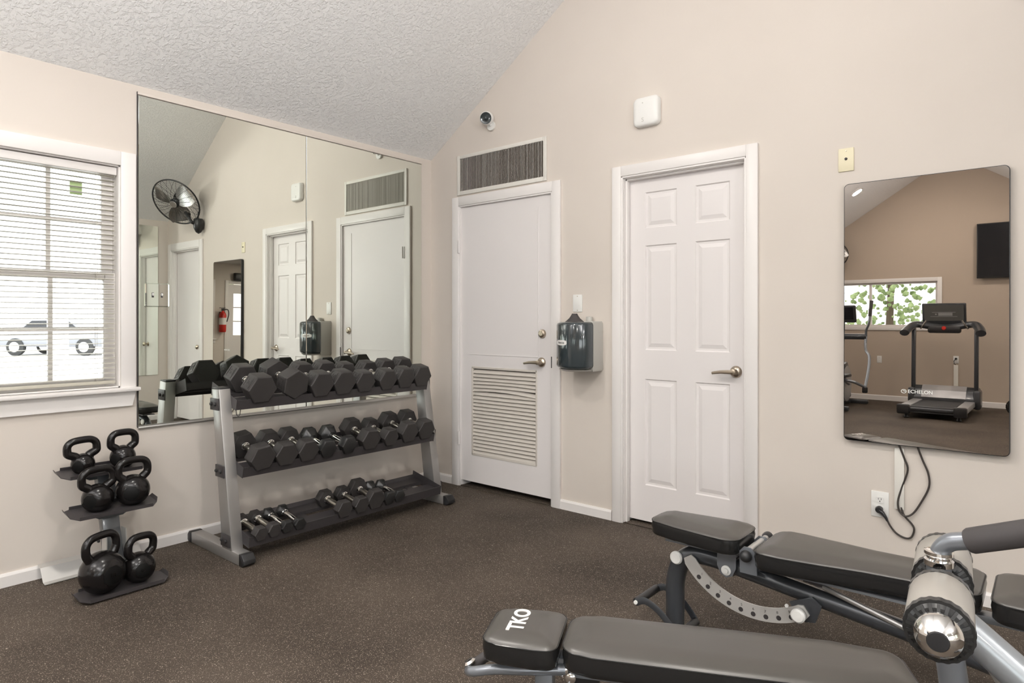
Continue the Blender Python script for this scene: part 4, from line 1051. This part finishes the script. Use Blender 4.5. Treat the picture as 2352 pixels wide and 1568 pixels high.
# ------------------------------------------------------------------ wall fans
def make_fan(loc, head, nrm, R, s, label):
    """loc = wall point of the mount; head = centre of the cage; nrm = facing"""
    o = empty('wall_fan', loc); setp(o, label, 'fan')
    nrm = Vector(nrm).normalized(); head = Vector(head)
    Mh = Matrix.Translation(head) @ nrm.to_track_quat('Z','Y').to_matrix().to_4x4()
    b = MB()
    for zz in (0.0,): b.tube([Mh @ Vector((R*math.cos(2*PI*k/48),R*math.sin(2*PI*k/48),zz)) for k in range(48)],.0085,6,closed=True)
    P(b.build('guard_rim', m_black), o)
    b = MB()
    for sgn in (1,-1):
        for rr in [R*(.20+.80*k/13) for k in range(14)]:
            zz = sgn*.062*math.sqrt(max(0,1-(rr/R)**2)); b.tube([Mh @ Vector((rr*math.cos(2*PI*k/36),rr*math.sin(2*PI*k/36),zz)) for k in range(36)],.0010,3,closed=True)
        for k in range(20):
            a = 2*PI*k/20; b.tube([Mh @ Vector((R*t*math.cos(a+.35*t),R*t*math.sin(a+.35*t),sgn*.064*math.sqrt(max(0,1-t*t)))) for t in (.2,.4,.6,.8,.93,1)],.0018,4)
    P(b.build('wire_guard', m_black), o)
    b = MB(); b.lathe([(.0,.070),(.036,.068),(.040,.060),(.036,.054)],24,Mh,cap=False); P(b.build('hub_badge', m_alu), o)
    b = MB(); b.lathe([(.052,-.02),(.055,.03),(.040,.045),(0,.046)],20,Mh,cap=False); P(b.build('hub', m_black), o)
    b = MB()
    for k in range(3):
        Mk = Mh @ RZ(2*PI*k/3+.5); g = []
        for i in range(7):
            t = i/6; rr = .045+(R*.86-.045)*t; wd = .035+.085*math.sin(PI*min(1,t*.62+.12)); tw = math.radians(34-18*t)
            g.append([Mk @ Vector((rr, wd*u*math.cos(tw)+.03*t, .012+wd*u*math.sin(tw))) for u in (-1,-.4,.3,1)])
        vv = [[b.bm.verts.new(p) for p in row] for row in g]
        for i in range(6):
            for j in range(3): b.bm.faces.new((vv[i][j],vv[i+1][j],vv[i+1][j+1],vv[i][j+1]))
    bl_ = P(b.build('fan_blade', m_alu2, ang=80), o); sol = bl_.modifiers.new('thickness','SOLIDIFY'); sol.thickness = .0015
    b = MB(); b.lathe([(.03,-.065),(.07,-.075),(.080,-.11),(.078,-.17),(.055,-.195),(0,-.20)],24,Mh,cap=False); P(b.build('motor', m_black), o)
    w = Vector(loc)
    b = MB(); b.tube([head-nrm*.13+Vector((0,0,-.05)), head-nrm*.14+Vector((0,0,-.13)), w+Vector((0,s*.13,.02)), w+Vector((0,s*.07,0))],[.02,.02,.018,.018],10)
    P(b.build('arm', m_black), o)
    b = MB(); b.lathe([(.0,-.105),(.030,-.085),(.052,-.04),(.058,.01),(.054,.05),(.045,.07),(0,.074)],20,Matrix.Translation(w+Vector((0,s*.055,0))),cap=False); P(b.build('mount_housing', m_black), o)
    b = MB(); b.tube(smooth_path([w+Vector((.0,s*.05,.07)), w+Vector((-.02,s*.07,.13)), w+Vector((-.06,s*.06,.17))],5),.004,6); P(b.build('power_lead', m_black), o)
    return o
m_alu2 = mat('fan_blade_metal', (.75,.75,.75), .22, 1.0)
make_fan((3.88,-.004,2.335), (3.97,-.27,2.58), (-.42,-.70,-.58), .272, -1, 'black wall fan with metal blades high on the front wall, seen in the big mirror')
make_fan((.72,-DEP+.004,2.36), (.74,-DEP+.30,2.53), (.30,.93,-.15), .215, 1, 'black wall fan on the far wall beside the wide window, seen in the smart mirror')

# ------------------------------------------------------------------ recessed ceiling lights
def can(x, y, on_slope):
    if on_slope == 'l': z = ZE+SL*x; nn = Vector((SL,0,-1)).normalized()
    elif on_slope == 'r': z = ZE+SL*(W-x); nn = Vector((-SL,0,-1)).normalized()
    else: z = ZE; nn = Vector((0,0,-1))
    p = Vector((x,y,z)); M_ = Matrix.Translation(p) @ nn.to_track_quat('Z','Y').to_matrix().to_4x4()
    o = empty('recessed_light', p); setp(o, CANLAB[(round(x,1),round(y,1))], 'ceiling light', 'recessed ceiling lights')
    b = MB(); b.lathe([(.098,.0),(.096,.005),(.080,.006),(.076,-.004)],32,M_,cap=False); P(b.build('trim_ring', m_trim), o)
    b = MB(); b.lathe([(.078,-.001),(0,-.0005)],32,M_,cap=False); P(b.build('lit_disc', m_lamp), o)
    l = can_light(p+nn*.02, nn); P(l, o)
CANS = [(1.34,-7.8,'l'),(1.34,-5.2,'l'),(1.34,-2.6,'l'),(3.5,-7.8,'r'),(3.5,-5.2,'r'),(3.5,-2.6,'r'),(6.4,-2.6,'f'),(6.4,-5.2,'f'),(6.4,-7.8,'f'),(8.4,-3.9,'f'),(8.4,-6.6,'f')]
side = {'l':'window side slope','r':'opposite slope','f':'flat bay ceiling'}
pos = {-7.8:'near the far wall',-5.2:'halfway down the room',-2.6:'nearest the doors',-3.9:'towards the glass door',-6.6:'towards the bay window'}
CANLAB = {(round(x,1),round(y,1)): 'round recessed light in the %s, %s' % (side[s], pos[y]) for x,y,s in CANS}
for c in CANS: can(*c)

# added unseen uplight bowls, standing in for flash light bounced off the ceiling
for (gx, gy, gz, gl) in ((4.15,-4.6,2.15,'added unseen uplight bowl halfway down the room'),(6.3,-3.3,1.95,'added unseen uplight bowl in the flat bay'),(.85,-5.1,2.0,'added unseen uplight bowl by the window wall')):
    zc_ = ZE+SL*min(gx,W-gx) if gx < W else ZE
    sd = -1 if gx > 1 else 1
    o = empty('added_uplight', (gx,gy,zc_)); setp(o, gl, 'ceiling light', 'added uplight bowls')
    b = MB(); b.lathe([(.0,0),(.10,.008),(.19,.045),(.235,.10),(.228,.10),(.18,.052),(.09,.016),(0,.010)],32,T(gx,gy,gz-.10),cap=False); P(b.build('bowl', m_alu), o)
    b = MB()
    for k in range(3): a = 2*PI*k/3; b.tube([(gx+.225*math.cos(a),gy+.225*math.sin(a),gz-.004),(gx,gy,zc_-.02)],.003,6)
    b.lathe([(.06,0),(.05,-.03),(0,-.032)],20,T(gx,gy,zc_),cap=False); P(b.build('suspension', m_alu), o)
    l_ = D.lights.new('bowl_lamp', 'AREA'); l_.shape = 'DISK'; l_.size = .36; l_.energy = ADDED_BOWL_POWER*(1 if gx > 1 else .65); l_.color = ADDED_BOWL_COLOR
    lo = D.objects.new('bowl_lamp', l_); COL.objects.link(lo); lo.location = (gx,gy,gz-.02); lo.rotation_euler = Vector((sd*.30,.03,.95)).to_track_quat('-Z','Y').to_euler(); P(lo, o)
    for ch in children(o):      # the bowl itself is tipped towards the window side slope
        if ch.name.startswith('bowl') and ch.type == 'MESH': ch.data.transform(T(gx,gy,gz-.02) @ RY(sd*math.atan2(.30,.95)) @ T(-gx,-gy,-gz+.02))

# ------------------------------------------------------------------ back wall : window, TV, outlets
w2 = empty('window_2', ((BW[0]+BW[1])/2,-DEP,BW[2])); struct(w2)
b = MB(); cw = .065
for a in ((BW[0]-cw,BW[0],BW[2]-cw,BW[3]+cw),(BW[1],BW[1]+cw,BW[2]-cw,BW[3]+cw),(BW[0],BW[1],BW[3],BW[3]+cw),(BW[0],BW[1],BW[2]-cw,BW[2])):
    b.box(((a[0]+a[1])/2,-DEP+.009,(a[2]+a[3])/2),(a[1]-a[0],.018,a[3]-a[2]),bev=.003)
P(b.build('window_casing', m_trim), w2)
b = MB()
for a in ((BW[0],BW[0]+.03,BW[2],BW[3]),(BW[1]-.03,BW[1],BW[2],BW[3]),(BW[0]+.03,BW[1]-.03,BW[3]-.03,BW[3]),(BW[0]+.03,BW[1]-.03,BW[2],BW[2]+.03),((BW[0]+BW[1])/2-.02,(BW[0]+BW[1])/2+.02,BW[2]+.03,BW[3]-.03)):
    b.box(((a[0]+a[1])/2,-DEP-.06,(a[2]+a[3])/2),(a[1]-a[0],.05,a[3]-a[2]))
P(b.build('window_frame', m_trim), w2)
b = MB(); b.box(((BW[0]+BW[1])/2,-DEP-.06,(BW[2]+BW[3])/2),(BW[1]-BW[0]-.04,.004,BW[3]-BW[2]-.04)); P(b.build('pane', m_glass, smooth=False), w2)
tv = empty('television', (3.30,-DEP,2.03)); setp(tv, 'black flat screen television high on the far wall right of the window', 'television')
b = MB(); b.box((3.39,-DEP+.085,2.475),(1.24,.045,.865),bev=.006); P(b.build('housing', m_black), tv)
b = MB(); b.box((3.39,-DEP+.1085,2.480),(1.21,.002,.825)); P(b.build('screen', m_screen), tv)
b = MB(); b.box((3.39,-DEP+.033,2.475),(.3,.06,.3)); P(b.build('wall_bracket', m_black), tv)
o = empty('power_outlet', (1.392,-DEP,.64)); setp(o, 'white outlet on the far wall below the wide window', 'outlet'); outlet(o, 1.392, .705, -DEP, 1)
o = empty('power_outlet', (2.492,-DEP,.64)); setp(o, 'white outlet with a black plug on the far wall behind the treadmill', 'outlet'); outlet(o, 2.492, .74, -DEP, 1)
b = MB(); b.lathe([(.017,0),(.015,.03),(0,.032)],14,T(2.492,-DEP+.008,.757) @ RX(-PI/2),cap=False); b.tube([(2.492,-DEP+.03,.755),(2.465,-DEP+.035,.72),(2.47,-DEP+.03,.67),(2.492,-DEP+.02,.66)],.005,6); setp(b.build('plug', m_black), 'black plug in the far wall outlet behind the treadmill', 'plug')
b = MB(); b.box((2.492,-DEP+.012,.375),(.06,.024,.56),bev=.003); setp(b.build('cable_raceway', m_vent), 'pale cable raceway below the outlet behind the treadmill', 'raceway')

# ------------------------------------------------------------------ treadmill
tm = empty('treadmill', (2.44,-8.0,0)); setp(tm, 'dark treadmill facing the far wall, seen in the smart mirror', 'treadmill')
TX = 2.445; yF, yH = -6.95, -8.25      # rear edge of the deck (towards the doors), hood
b = MB(); b.box((TX,(yF+yH)/2-.05,.155),(.50,1.36,.018)); P(b.build('belt', m_belt), tm)
b = MB()
for s in (-1,1): b.box((TX+s*.325,(yF+yH)/2,.135),(.13,1.30,.075),bev=.012)
P(b.build('side_rail', m_wheelgrey), tm)
b = MB(); b.box((TX,yF-.62,.105),(.66,1.2,.05)); b.tube([(TX-.26,yF-.05,.125),(TX+.26,yF-.05,.125)],.042,16); P(b.build('deck_frame', m_charc), tm)
b = MB()
for s in (-1,1): b.box((TX+s*.325,yF+.025,.125),(.15,.10,.13),bev=.02)
P(b.build('rear_roller_cap', m_black), tm)
b = MB()
for s in (-1,1): b.lathe([(.03,0),(.035,.01),(.02,.05)],14,T(TX+s*.30,yF-.05,.001))
P(b.build('leveling_foot', m_black), tm)
b = MB(); b.prism([(.0,.07),(.0,.20),(-.06,.31),(-.16,.375),(-.36,.36),(-.46,.25),(-.48,.07)],-.43,.43,M=T(TX,yH+.12,0) @ Matrix(((0,0,1,0),(1,0,0,0),(0,1,0,0),(0,0,0,1))),bev=.02); P(b.build('motor_hood', m_charc, ang=40), tm)
b = MB(); b.prism([(.004,.205),(-.056,.314),(-.16,.380),(-.26,.376),(-.26,.370),(-.05,.29)],-.28,.28,M=T(TX,yH+.124,0) @ Matrix(((0,0,1,0),(1,0,0,0),(0,1,0,0),(0,0,0,1))),bev=.004); P(b.build('hood_insert', m_wheelgrey, ang=40), tm)
for s in (-1,1):
    b = MB(); b.box((0,0,0),(.055,.075,1.02),M=T(TX+s*.395,yH-.02,.78) @ RX(math.radians(2)),bev=.012); P(b.build('upright', m_charc), tm)
b = MB()
for s in (-1,1): b.box((TX+s*.41,yH-.03,.20),(.09,.32,.28),bev=.03)
P(b.build('side_cover', m_charc), tm)
b = MB()
arcp = smooth_path([(TX-.47,yH+.32,1.17),(TX-.44,yH+.14,1.24),(TX-.36,yH+.0,1.30),(TX-.15,yH-.03,1.27),(TX,yH-.03,1.25),(TX+.15,yH-.03,1.27),(TX+.36,yH+.0,1.30),(TX+.44,yH+.14,1.24),(TX+.47,yH+.32,1.17)],6)
b.tube(arcp,.05,14,r2=.065); P(b.build('console_arm', m_charc), tm)
b = MB(); b.box((TX,yH-.02,1.23),(.42,.12,.12),bev=.03); P(b.build('console_base', m_black), tm)
b = MB(); b.box((0,0,0),(.56,.045,.34),M=T(TX-.01,yH-.06,1.455) @ RX(math.radians(-12)),bev=.015); P(b.build('console', m_charc), tm)
b = MB(); b.box((0,0,0),(.50,.004,.24),M=T(TX-.01,yH-.030,1.475) @ RX(math.radians(-12))); P(b.build('display', m_disp), tm)
b = MB()
for (c, d) in (((0,.01),(.30,.006)),((0,-.055),(.34,.006)),((-.10,-.02),(.02,.02)),((.02,-.02),(.18,.045))): b.box((c[0],.0032,c[1]),(d[0],.001,d[1]),M=T(TX-.01,yH-.030,1.475) @ RX(math.radians(-12)))
P(b.build('display_marks', m_wheelgrey), tm)
b = MB()
for s in (-1,1): b.tube([(TX+s*.30,yH+.03,1.235),(TX+s*.22,yH+.05,1.36)],.012,8)
P(b.build('grip_bar', m_chrome), tm)
b = MB(); b.lathe([(.03,0),(.025,.008),(0,.009)],16,T(TX,yH+.045,1.245) @ RX(-PI/2),cap=False); P(b.build('stop_button', m_red), tm)

# ------------------------------------------------------------------ elliptical
el = empty('elliptical_trainer', (1.12,-7.6,0)); setp(el, 'grey elliptical trainer standing left of the treadmill, seen in the smart mirror', 'elliptical trainer')
EX, EY = 1.10, -7.45
b = MB(); b.box((EX,EY-.25,.05),(.10,1.35,.06),bev=.01); b.box((EX,EY+.38,.045),(.62,.08,.07),bev=.02); b.box((EX,EY-.90,.045),(.62,.08,.07),bev=.02); P(b.build('base_frame', m_charc), el)
b = MB(); b.prism([(.10,.10),(.16,.35),(.05,.66),(-.22,.70),(-.42,.50),(-.46,.12)],-.09,.09,M=T(EX,EY-.30,0) @ Matrix(((0,0,1,0),(1,0,0,0),(0,1,0,0),(0,0,0,1))),bev=.02); P(b.build('drive_housing', m_charc, ang=40), el)
for s in (-1,1):
    b = MB(); b.lathe([(.27,0),(.28,.012),(.24,.02),(.08,.022),(0,.022)],32,T(EX+s*.095,EY-.42,.36) @ RY(s*PI/2),cap=False); P(b.build('flywheel_disc', m_wheelgrey), el)
b = MB(); b.tube([(EX,EY-.42,.60),(EX,EY-.52,1.05),(EX,EY-.56,1.35)],.042,12); P(b.build('mast', m_charc), el)
b = MB(); b.box((0,0,0),(.42,.05,.28),M=T(EX,EY-.52,1.46) @ RX(math.radians(-15)),bev=.02); P(b.build('console', m_charc), el)
b = MB(); b.box((0,0,0),(.34,.004,.20),M=T(EX,EY-.492,1.47) @ RX(math.radians(-15))); P(b.build('display', m_screen), el)
b = MB(); b.tube([(EX-.36,EY-.50,1.10),(EX+.36,EY-.50,1.10)],.045,12); P(b.build('pivot_bar', m_charc), el)
for s in (-1,1):
    k = s*.36
    b = MB(); b.tube(smooth_path([(EX+k*.98,EY-.50,1.10),(EX+k*1.02,EY-.44,1.20),(EX+k*1.16,EY-.36,1.30),(EX+k*1.20,EY-.36,1.42)],6),.018,10)
    b.tube(smooth_path([(EX+k*.98,EY-.50,1.12),(EX+k*.98,EY-.46,.98),(EX+k*1.08,EY-.34,.88),(EX+k*1.24,EY-.26,.80),(EX+k*1.25,EY-.20,.62),(EX+k*1.18,EY-.10,.34)],6),.020,10); P(b.build('swing_arm', m_gframe), el)
    b = MB(); b.tube([(EX+k*1.20,EY-.36,1.42),(EX+k*1.26,EY-.38,1.66)],[.024,.026],12); P(b.build('hand_grip', m_grip), el)
    b = MB(); b.tube([(EX+k*1.18,EY-.10,.34),(EX+k*.9,EY+.10,.42),(EX+k*.5,EY+.16,.46),(EX+k*.42,EY-.3,.36)],.022,10); P(b.build('pedal_link', m_gframe), el)
    b = MB(); b.box((EX+k*.55,EY+.22,.42+.10*(s>0)),(.15,.36,.05),bev=.02); b.box((EX+k*1.18,EY-.08,.30),(.07,.07,.09),bev=.015); P(b.build('pedal', m_black), el)

# ------------------------------------------------------------------ bay side wall : glass door, window, extinguisher
d4 = empty('door_4', (XE,(D4[0]+D4[1])/2,0)); struct(d4)
b = MB(); cw = .07
for a in ((D4[0]-cw,D4[0],0,D4[2]+cw),(D4[1],D4[1]+cw,0,D4[2]+cw),(D4[0],D4[1],D4[2],D4[2]+cw)):
    b.box((XE-.009,(a[0]+a[1])/2,(a[2]+a[3])/2),(.018,a[1]-a[0],a[3]-a[2]),bev=.003)
P(b.build('door_casing', m_trim), d4)
G4 = (D4[0]+.13,D4[1]-.13,.97,1.85)
b = MB()
for a in ((D4[0]+.01,G4[0],.02,D4[2]-.01),(G4[1],D4[1]-.01,.02,D4[2]-.01),(G4[0],G4[1],.02,G4[2]),(G4[0],G4[1],G4[3],D4[2]-.01)):
    b.box((XE+.045,(a[0]+a[1])/2,(a[2]+a[3])/2),(.045,a[1]-a[0],a[3]-a[2]))
for k in (1,2):
    b.box((XE+.045,(G4[0]+G4[1])/2,G4[2]+(G4[3]-G4[2])*k/3),(.03,G4[1]-G4[0],.025)); b.box((XE+.045,G4[0]+(G4[1]-G4[0])*k/3,(G4[2]+G4[3])/2),(.03,.025,G4[3]-G4[2]))
P(b.build('door_slab', m_door), d4)
b = MB(); b.box((XE+.045,(G4[0]+G4[1])/2,(G4[2]+G4[3])/2),(.005,G4[1]-G4[0],G4[3]-G4[2])); P(b.build('pane', m_glass, smooth=False), d4)
b = MB(); b.sphere((XE-.03,D4[0]+.09,.95),.03); P(b.build('door_knob', m_steel), d4)
for nm, w_ in (('window_3',W4),('added_window_4',W5)):  # the second, long window is unseen and added for daylight
    ww = empty(nm, (XE,(w_[0]+w_[1])/2,w_[2])); struct(ww)
    b = MB(); cw = .07
    for a in ((w_[0]-cw,w_[0],w_[2]-.02,w_[3]+cw),(w_[1],w_[1]+cw,w_[2]-.02,w_[3]+cw),(w_[0],w_[1],w_[3],w_[3]+cw),(w_[0]-cw-.02,w_[1]+cw+.02,w_[2]-.09,w_[2]-.02)):
        b.box((XE-.009,(a[0]+a[1])/2,(a[2]+a[3])/2),(.018,a[1]-a[0],a[3]-a[2]),bev=.003)
    b.box((XE-.03,(w_[0]+w_[1])/2,w_[2]-.01),(.07,w_[1]-w_[0]+.18,.02),bev=.004); P(b.build('window_casing', m_trim), ww)
    b = MB(); zmid = (w_[2]+w_[3])/2
    for a in ((w_[0],w_[0]+.04,w_[2],w_[3]),(w_[1]-.04,w_[1],w_[2],w_[3]),(w_[0],w_[1],w_[3]-.04,w_[3]),(w_[0],w_[1],w_[2],w_[2]+.04),(w_[0],w_[1],zmid-.025,zmid+.025)):
        b.box((XE+.06,(a[0]+a[1])/2,(a[2]+a[3])/2),(.04,a[1]-a[0],a[3]-a[2]))
    nn_ = 2 if nm == 'window_3' else 6
    for k in range(1,nn_+1): b.box((XE+.06,w_[0]+(w_[1]-w_[0])*k/(nn_+1),zmid),(.02,.02 if nn_ == 2 else .03,w_[3]-w_[2]))
    P(b.build('window_frame', m_trim), ww)
    b = MB(); b.box((XE+.06,(w_[0]+w_[1])/2,zmid),(.004,w_[1]-w_[0]-.05,w_[3]-w_[2]-.05)); P(b.build('pane', m_glass, smooth=False), ww)
for nm, w_, fr_, nb_ in (('added_window_5',W6,'b',3),('added_window_6',W7,'l',3)):  # both are added windows out of view, there for the extra daylight
    # u runs along the wall, w is the depth out of the room
    Mw = T(0,-DEP,0) if fr_ == 'b' else RZ(PI/2)
    sg = 1 if fr_ == 'b' else -1
    ww = empty(nm, tuple((Mw @ Vector(((w_[0]+w_[1])/2,0,w_[2]))))); struct(ww)
    b = MB(); cw = .07
    for a in ((w_[0]-cw,w_[0],w_[2]-cw,w_[3]+cw),(w_[1],w_[1]+cw,w_[2]-cw,w_[3]+cw),(w_[0],w_[1],w_[3],w_[3]+cw),(w_[0],w_[1],w_[2]-cw,w_[2])):
        b.box(((a[0]+a[1])/2,sg*.009,(a[2]+a[3])/2),(a[1]-a[0],.018,a[3]-a[2]),M=Mw)
    P(b.build('window_casing', m_trim), ww)
    b = MB(); zmid = (w_[2]+w_[3])/2
    for a in ((w_[0],w_[0]+.04,w_[2],w_[3]),(w_[1]-.04,w_[1],w_[2],w_[3]),(w_[0],w_[1],w_[3]-.04,w_[3]),(w_[0],w_[1],w_[2],w_[2]+.04)):
        b.box(((a[0]+a[1])/2,-sg*.06,(a[2]+a[3])/2),(a[1]-a[0],.04,a[3]-a[2]),M=Mw)
    for k in range(1,nb_+1): b.box((w_[0]+(w_[1]-w_[0])*k/(nb_+1),-sg*.06,zmid),(.04,.04,w_[3]-w_[2]),M=Mw)
    P(b.build('window_frame', m_trim), ww)
    b = MB(); b.box(((w_[0]+w_[1])/2,-sg*.06,zmid),(w_[1]-w_[0]-.05,.004,w_[3]-w_[2]-.05),M=Mw); P(b.build('pane', m_glass, smooth=False), ww)
fe = empty('fire_extinguisher', (XE,-3.02,1.05)); setp(fe, 'red fire extinguisher hung between the glass door and window, seen in the mirrors', 'fire extinguisher')
b = MB(); b.lathe([(.0,0),(.06,.005),(.07,.03),(.07,.36),(.05,.41),(.022,.43),(.022,.45)],24,T(XE-.09,-3.02,1.03),cap=False); P(b.build('cylinder', m_red), fe)
b = MB(); b.lathe([(.0712,.16),(.0712,.30)],24,T(XE-.09,-3.02,1.03),cap=False); P(b.build('label_band', m_label), fe)
b = MB(); b.box((XE-.09,-3.02,1.50),(.03,.05,.05)); b.box((XE-.11,-3.00,1.535),(.02,.12,.012)); b.tube(smooth_path([(XE-.09,-3.04,1.50),(XE-.10,-3.12,1.50),(XE-.10,-3.14,1.40),(XE-.09,-3.11,1.25)],6),.011,8); P(b.build('valve_and_hose', m_black), fe)
b = MB(); b.box((XE-.01,-3.02,1.33),(.02,.05,.25)); P(b.build('wall_bracket', m_black), fe)
b = MB(); b.box((XE-.06,-3.44,2.20),(.10,.34,.16),bev=.01); setp(b.build('exit_light_box', m_black), 'small dark box mounted high above the glass door', 'wall box')

# ------------------------------------------------------------------ outside
struct(MB().box((-20,-5,-.20),(39.6,90,.1)).build('ground_1', m_conc, smooth=False))
struct(MB().box((30.2,-5,-.20),(40,90,.1)).build('ground_2', m_conc, smooth=False))
struct(MB().box((4.9,-29.8,-.20),(10.2,40,.1)).build('ground_3', m_conc, smooth=False))
b = MB(); b.box((-6.3,-.76,1.25),(.15,.15,2.8),bev=.01); b.box((-6.3,-.76,-.05),(.22,.22,.2),bev=.01); setp(b.build('porch_column', m_trim), 'square white porch column outside the left window', 'column')
def car(x, y, rz, m_, label):
    o = empty('parked_car', (x,y,-.15), (0,0,rz)); setp(o, label, 'car')
    b = MB(); b.prism([(-2.2,.35),(-2.25,.75),(-1.35,.92),(-.75,1.42),(.75,1.45),(1.35,.98),(2.15,.88),(2.25,.35)],-.85,.85,M=RX(PI/2),bev=.06); b.build('car_body', m_, o, ang=30)
    b = MB(); b.prism([(-1.22,.95),(-.70,1.36),(.68,1.38),(1.18,.98)],-.862,.862,M=RX(PI/2)); b.build('car_window', m_screen, o, smooth=False)
    for sx in (-1.35,1.35):
        for sy in (-.80,.80):
            b = MB(); b.lathe([(.0,-.11),(.22,-.11),(.34,-.08),(.34,.08),(.22,.11),(0,.11)],24,T(sx,sy,.34) @ RX(PI/2),cap=False); w_ = b.build('wheel', m_tyre, o)
            b = MB(); b.lathe([(.20,-.115),(0,-.12)],20,T(sx,sy,.34) @ RX(PI/2),cap=False); b.lathe([(.20,.115),(0,.12)],20,T(sx,sy,.34) @ RX(PI/2),cap=False); b.build('hub_cap', m_alu, w_)
    return o
car(-26.8,4.9,.70,m_car,'grey parked car beyond the porch column outside the left window')
car(-31.0,1.0,.70,m_car2,'pale parked car further away than the grey one outside')
def tree(x, y, h, r, seed, label, grp):
    rnd = random.Random(seed)
    o = empty('tree', (x,y,-.15)); setp(o, label, 'tree', grp)
    b = MB(); b.tube([(0,0,0),(.1,.05,h*.5),(0,.1,h*.85)],[.16,.11,.05],8); b.build('trunk', m_bark, o)
    b = MB()
    for k in range(420):
        a = rnd.uniform(0,2*PI); t = rnd.uniform(0,1); rr = r*math.sqrt(rnd.random())*(1-.6*t); c = (rr*math.cos(a), rr*math.sin(a), h*(.22+.78*t)); s = rnd.uniform(.05,.15)*r*.55
        q_ = bmesh.ops.create_icosphere(b.bm, subdivisions=1, radius=s)
        for v in q_['verts']: v.co = v.co*rnd.uniform(.7,1.25)+Vector(c)
    b.build('crown', m_leaf, o, smooth=False); return o
for i, (x, y, h, r) in enumerate(((-1.2,-25,6,1.6),(1.6,-20.5,4.6,1.5),(4.6,-25,7,1.6),(-4.6,-28,7,1.6),(8.0,-22.5,5,1.4),(-8.6,-25,6,1.6),(8.6,-28,7,1.6))):
    tree(x,y,h,r,i,['slim','broad','tall','leaning','short','rounded','distant'][i]+' green tree beyond the wide far window, %s from the left' % ['third','fourth','fifth','second','sixth','first','seventh'][i],'trees beyond the far window')
for i, (x, y, h, r) in enumerate(((20,-2.0,6,2.4),(21,-6.5,7,2.6),(19,2.6,5,2.2))):
    tree(x,y,h,r,20+i,['green tree straight outside the glass door','tall green tree left of the glass door outside','low green tree right of the glass door outside'][i],'trees beyond the glass door')

# ------------------------------------------------------------------ each loose repeat of a part becomes a part of its own
SPLIT = {'foot_roller_plate','shelf_end_plate','foot_roller','hinge_plate','roller_bolt','hinge_bolt','bolt','screw','hinge','toggle','power_lead','leveling_foot','side_rail','rear_roller_cap','side_cover','grip_bar','ladder_cord','hinge_knob','floor_foot'}
def split(o):
    bm = bmesh.new(); bm.from_mesh(o.data); left = set(bm.verts); isl = []
    while left:
        st = [left.pop()]; cur = set(st)
        while st:
            v = st.pop()
            for e in v.link_edges:
                w = e.other_vert(v)
                if w in left: left.discard(w); cur.add(w); st.append(w)
        isl.append({v.index for v in cur})
    if len(isl) > 1:
        for s_ in isl:
            b2 = bm.copy(); bmesh.ops.delete(b2, geom=[v for v in b2.verts if v.index not in s_], context='VERTS')
            base = o.name.split('.')[0]; me = D.meshes.new(base); b2.to_mesh(me); b2.free()
            for m_ in o.data.materials: me.materials.append(m_)
            c = D.objects.new(base, me); COL.objects.link(c); c.parent = o.parent; c.matrix_parent_inverse = o.matrix_parent_inverse; c.location = o.location
        D.objects.remove(o)
    bm.free()
for o in [k for k in D.objects if k.type == 'MESH' and k.name.split('.')[0] in SPLIT]: split(o)
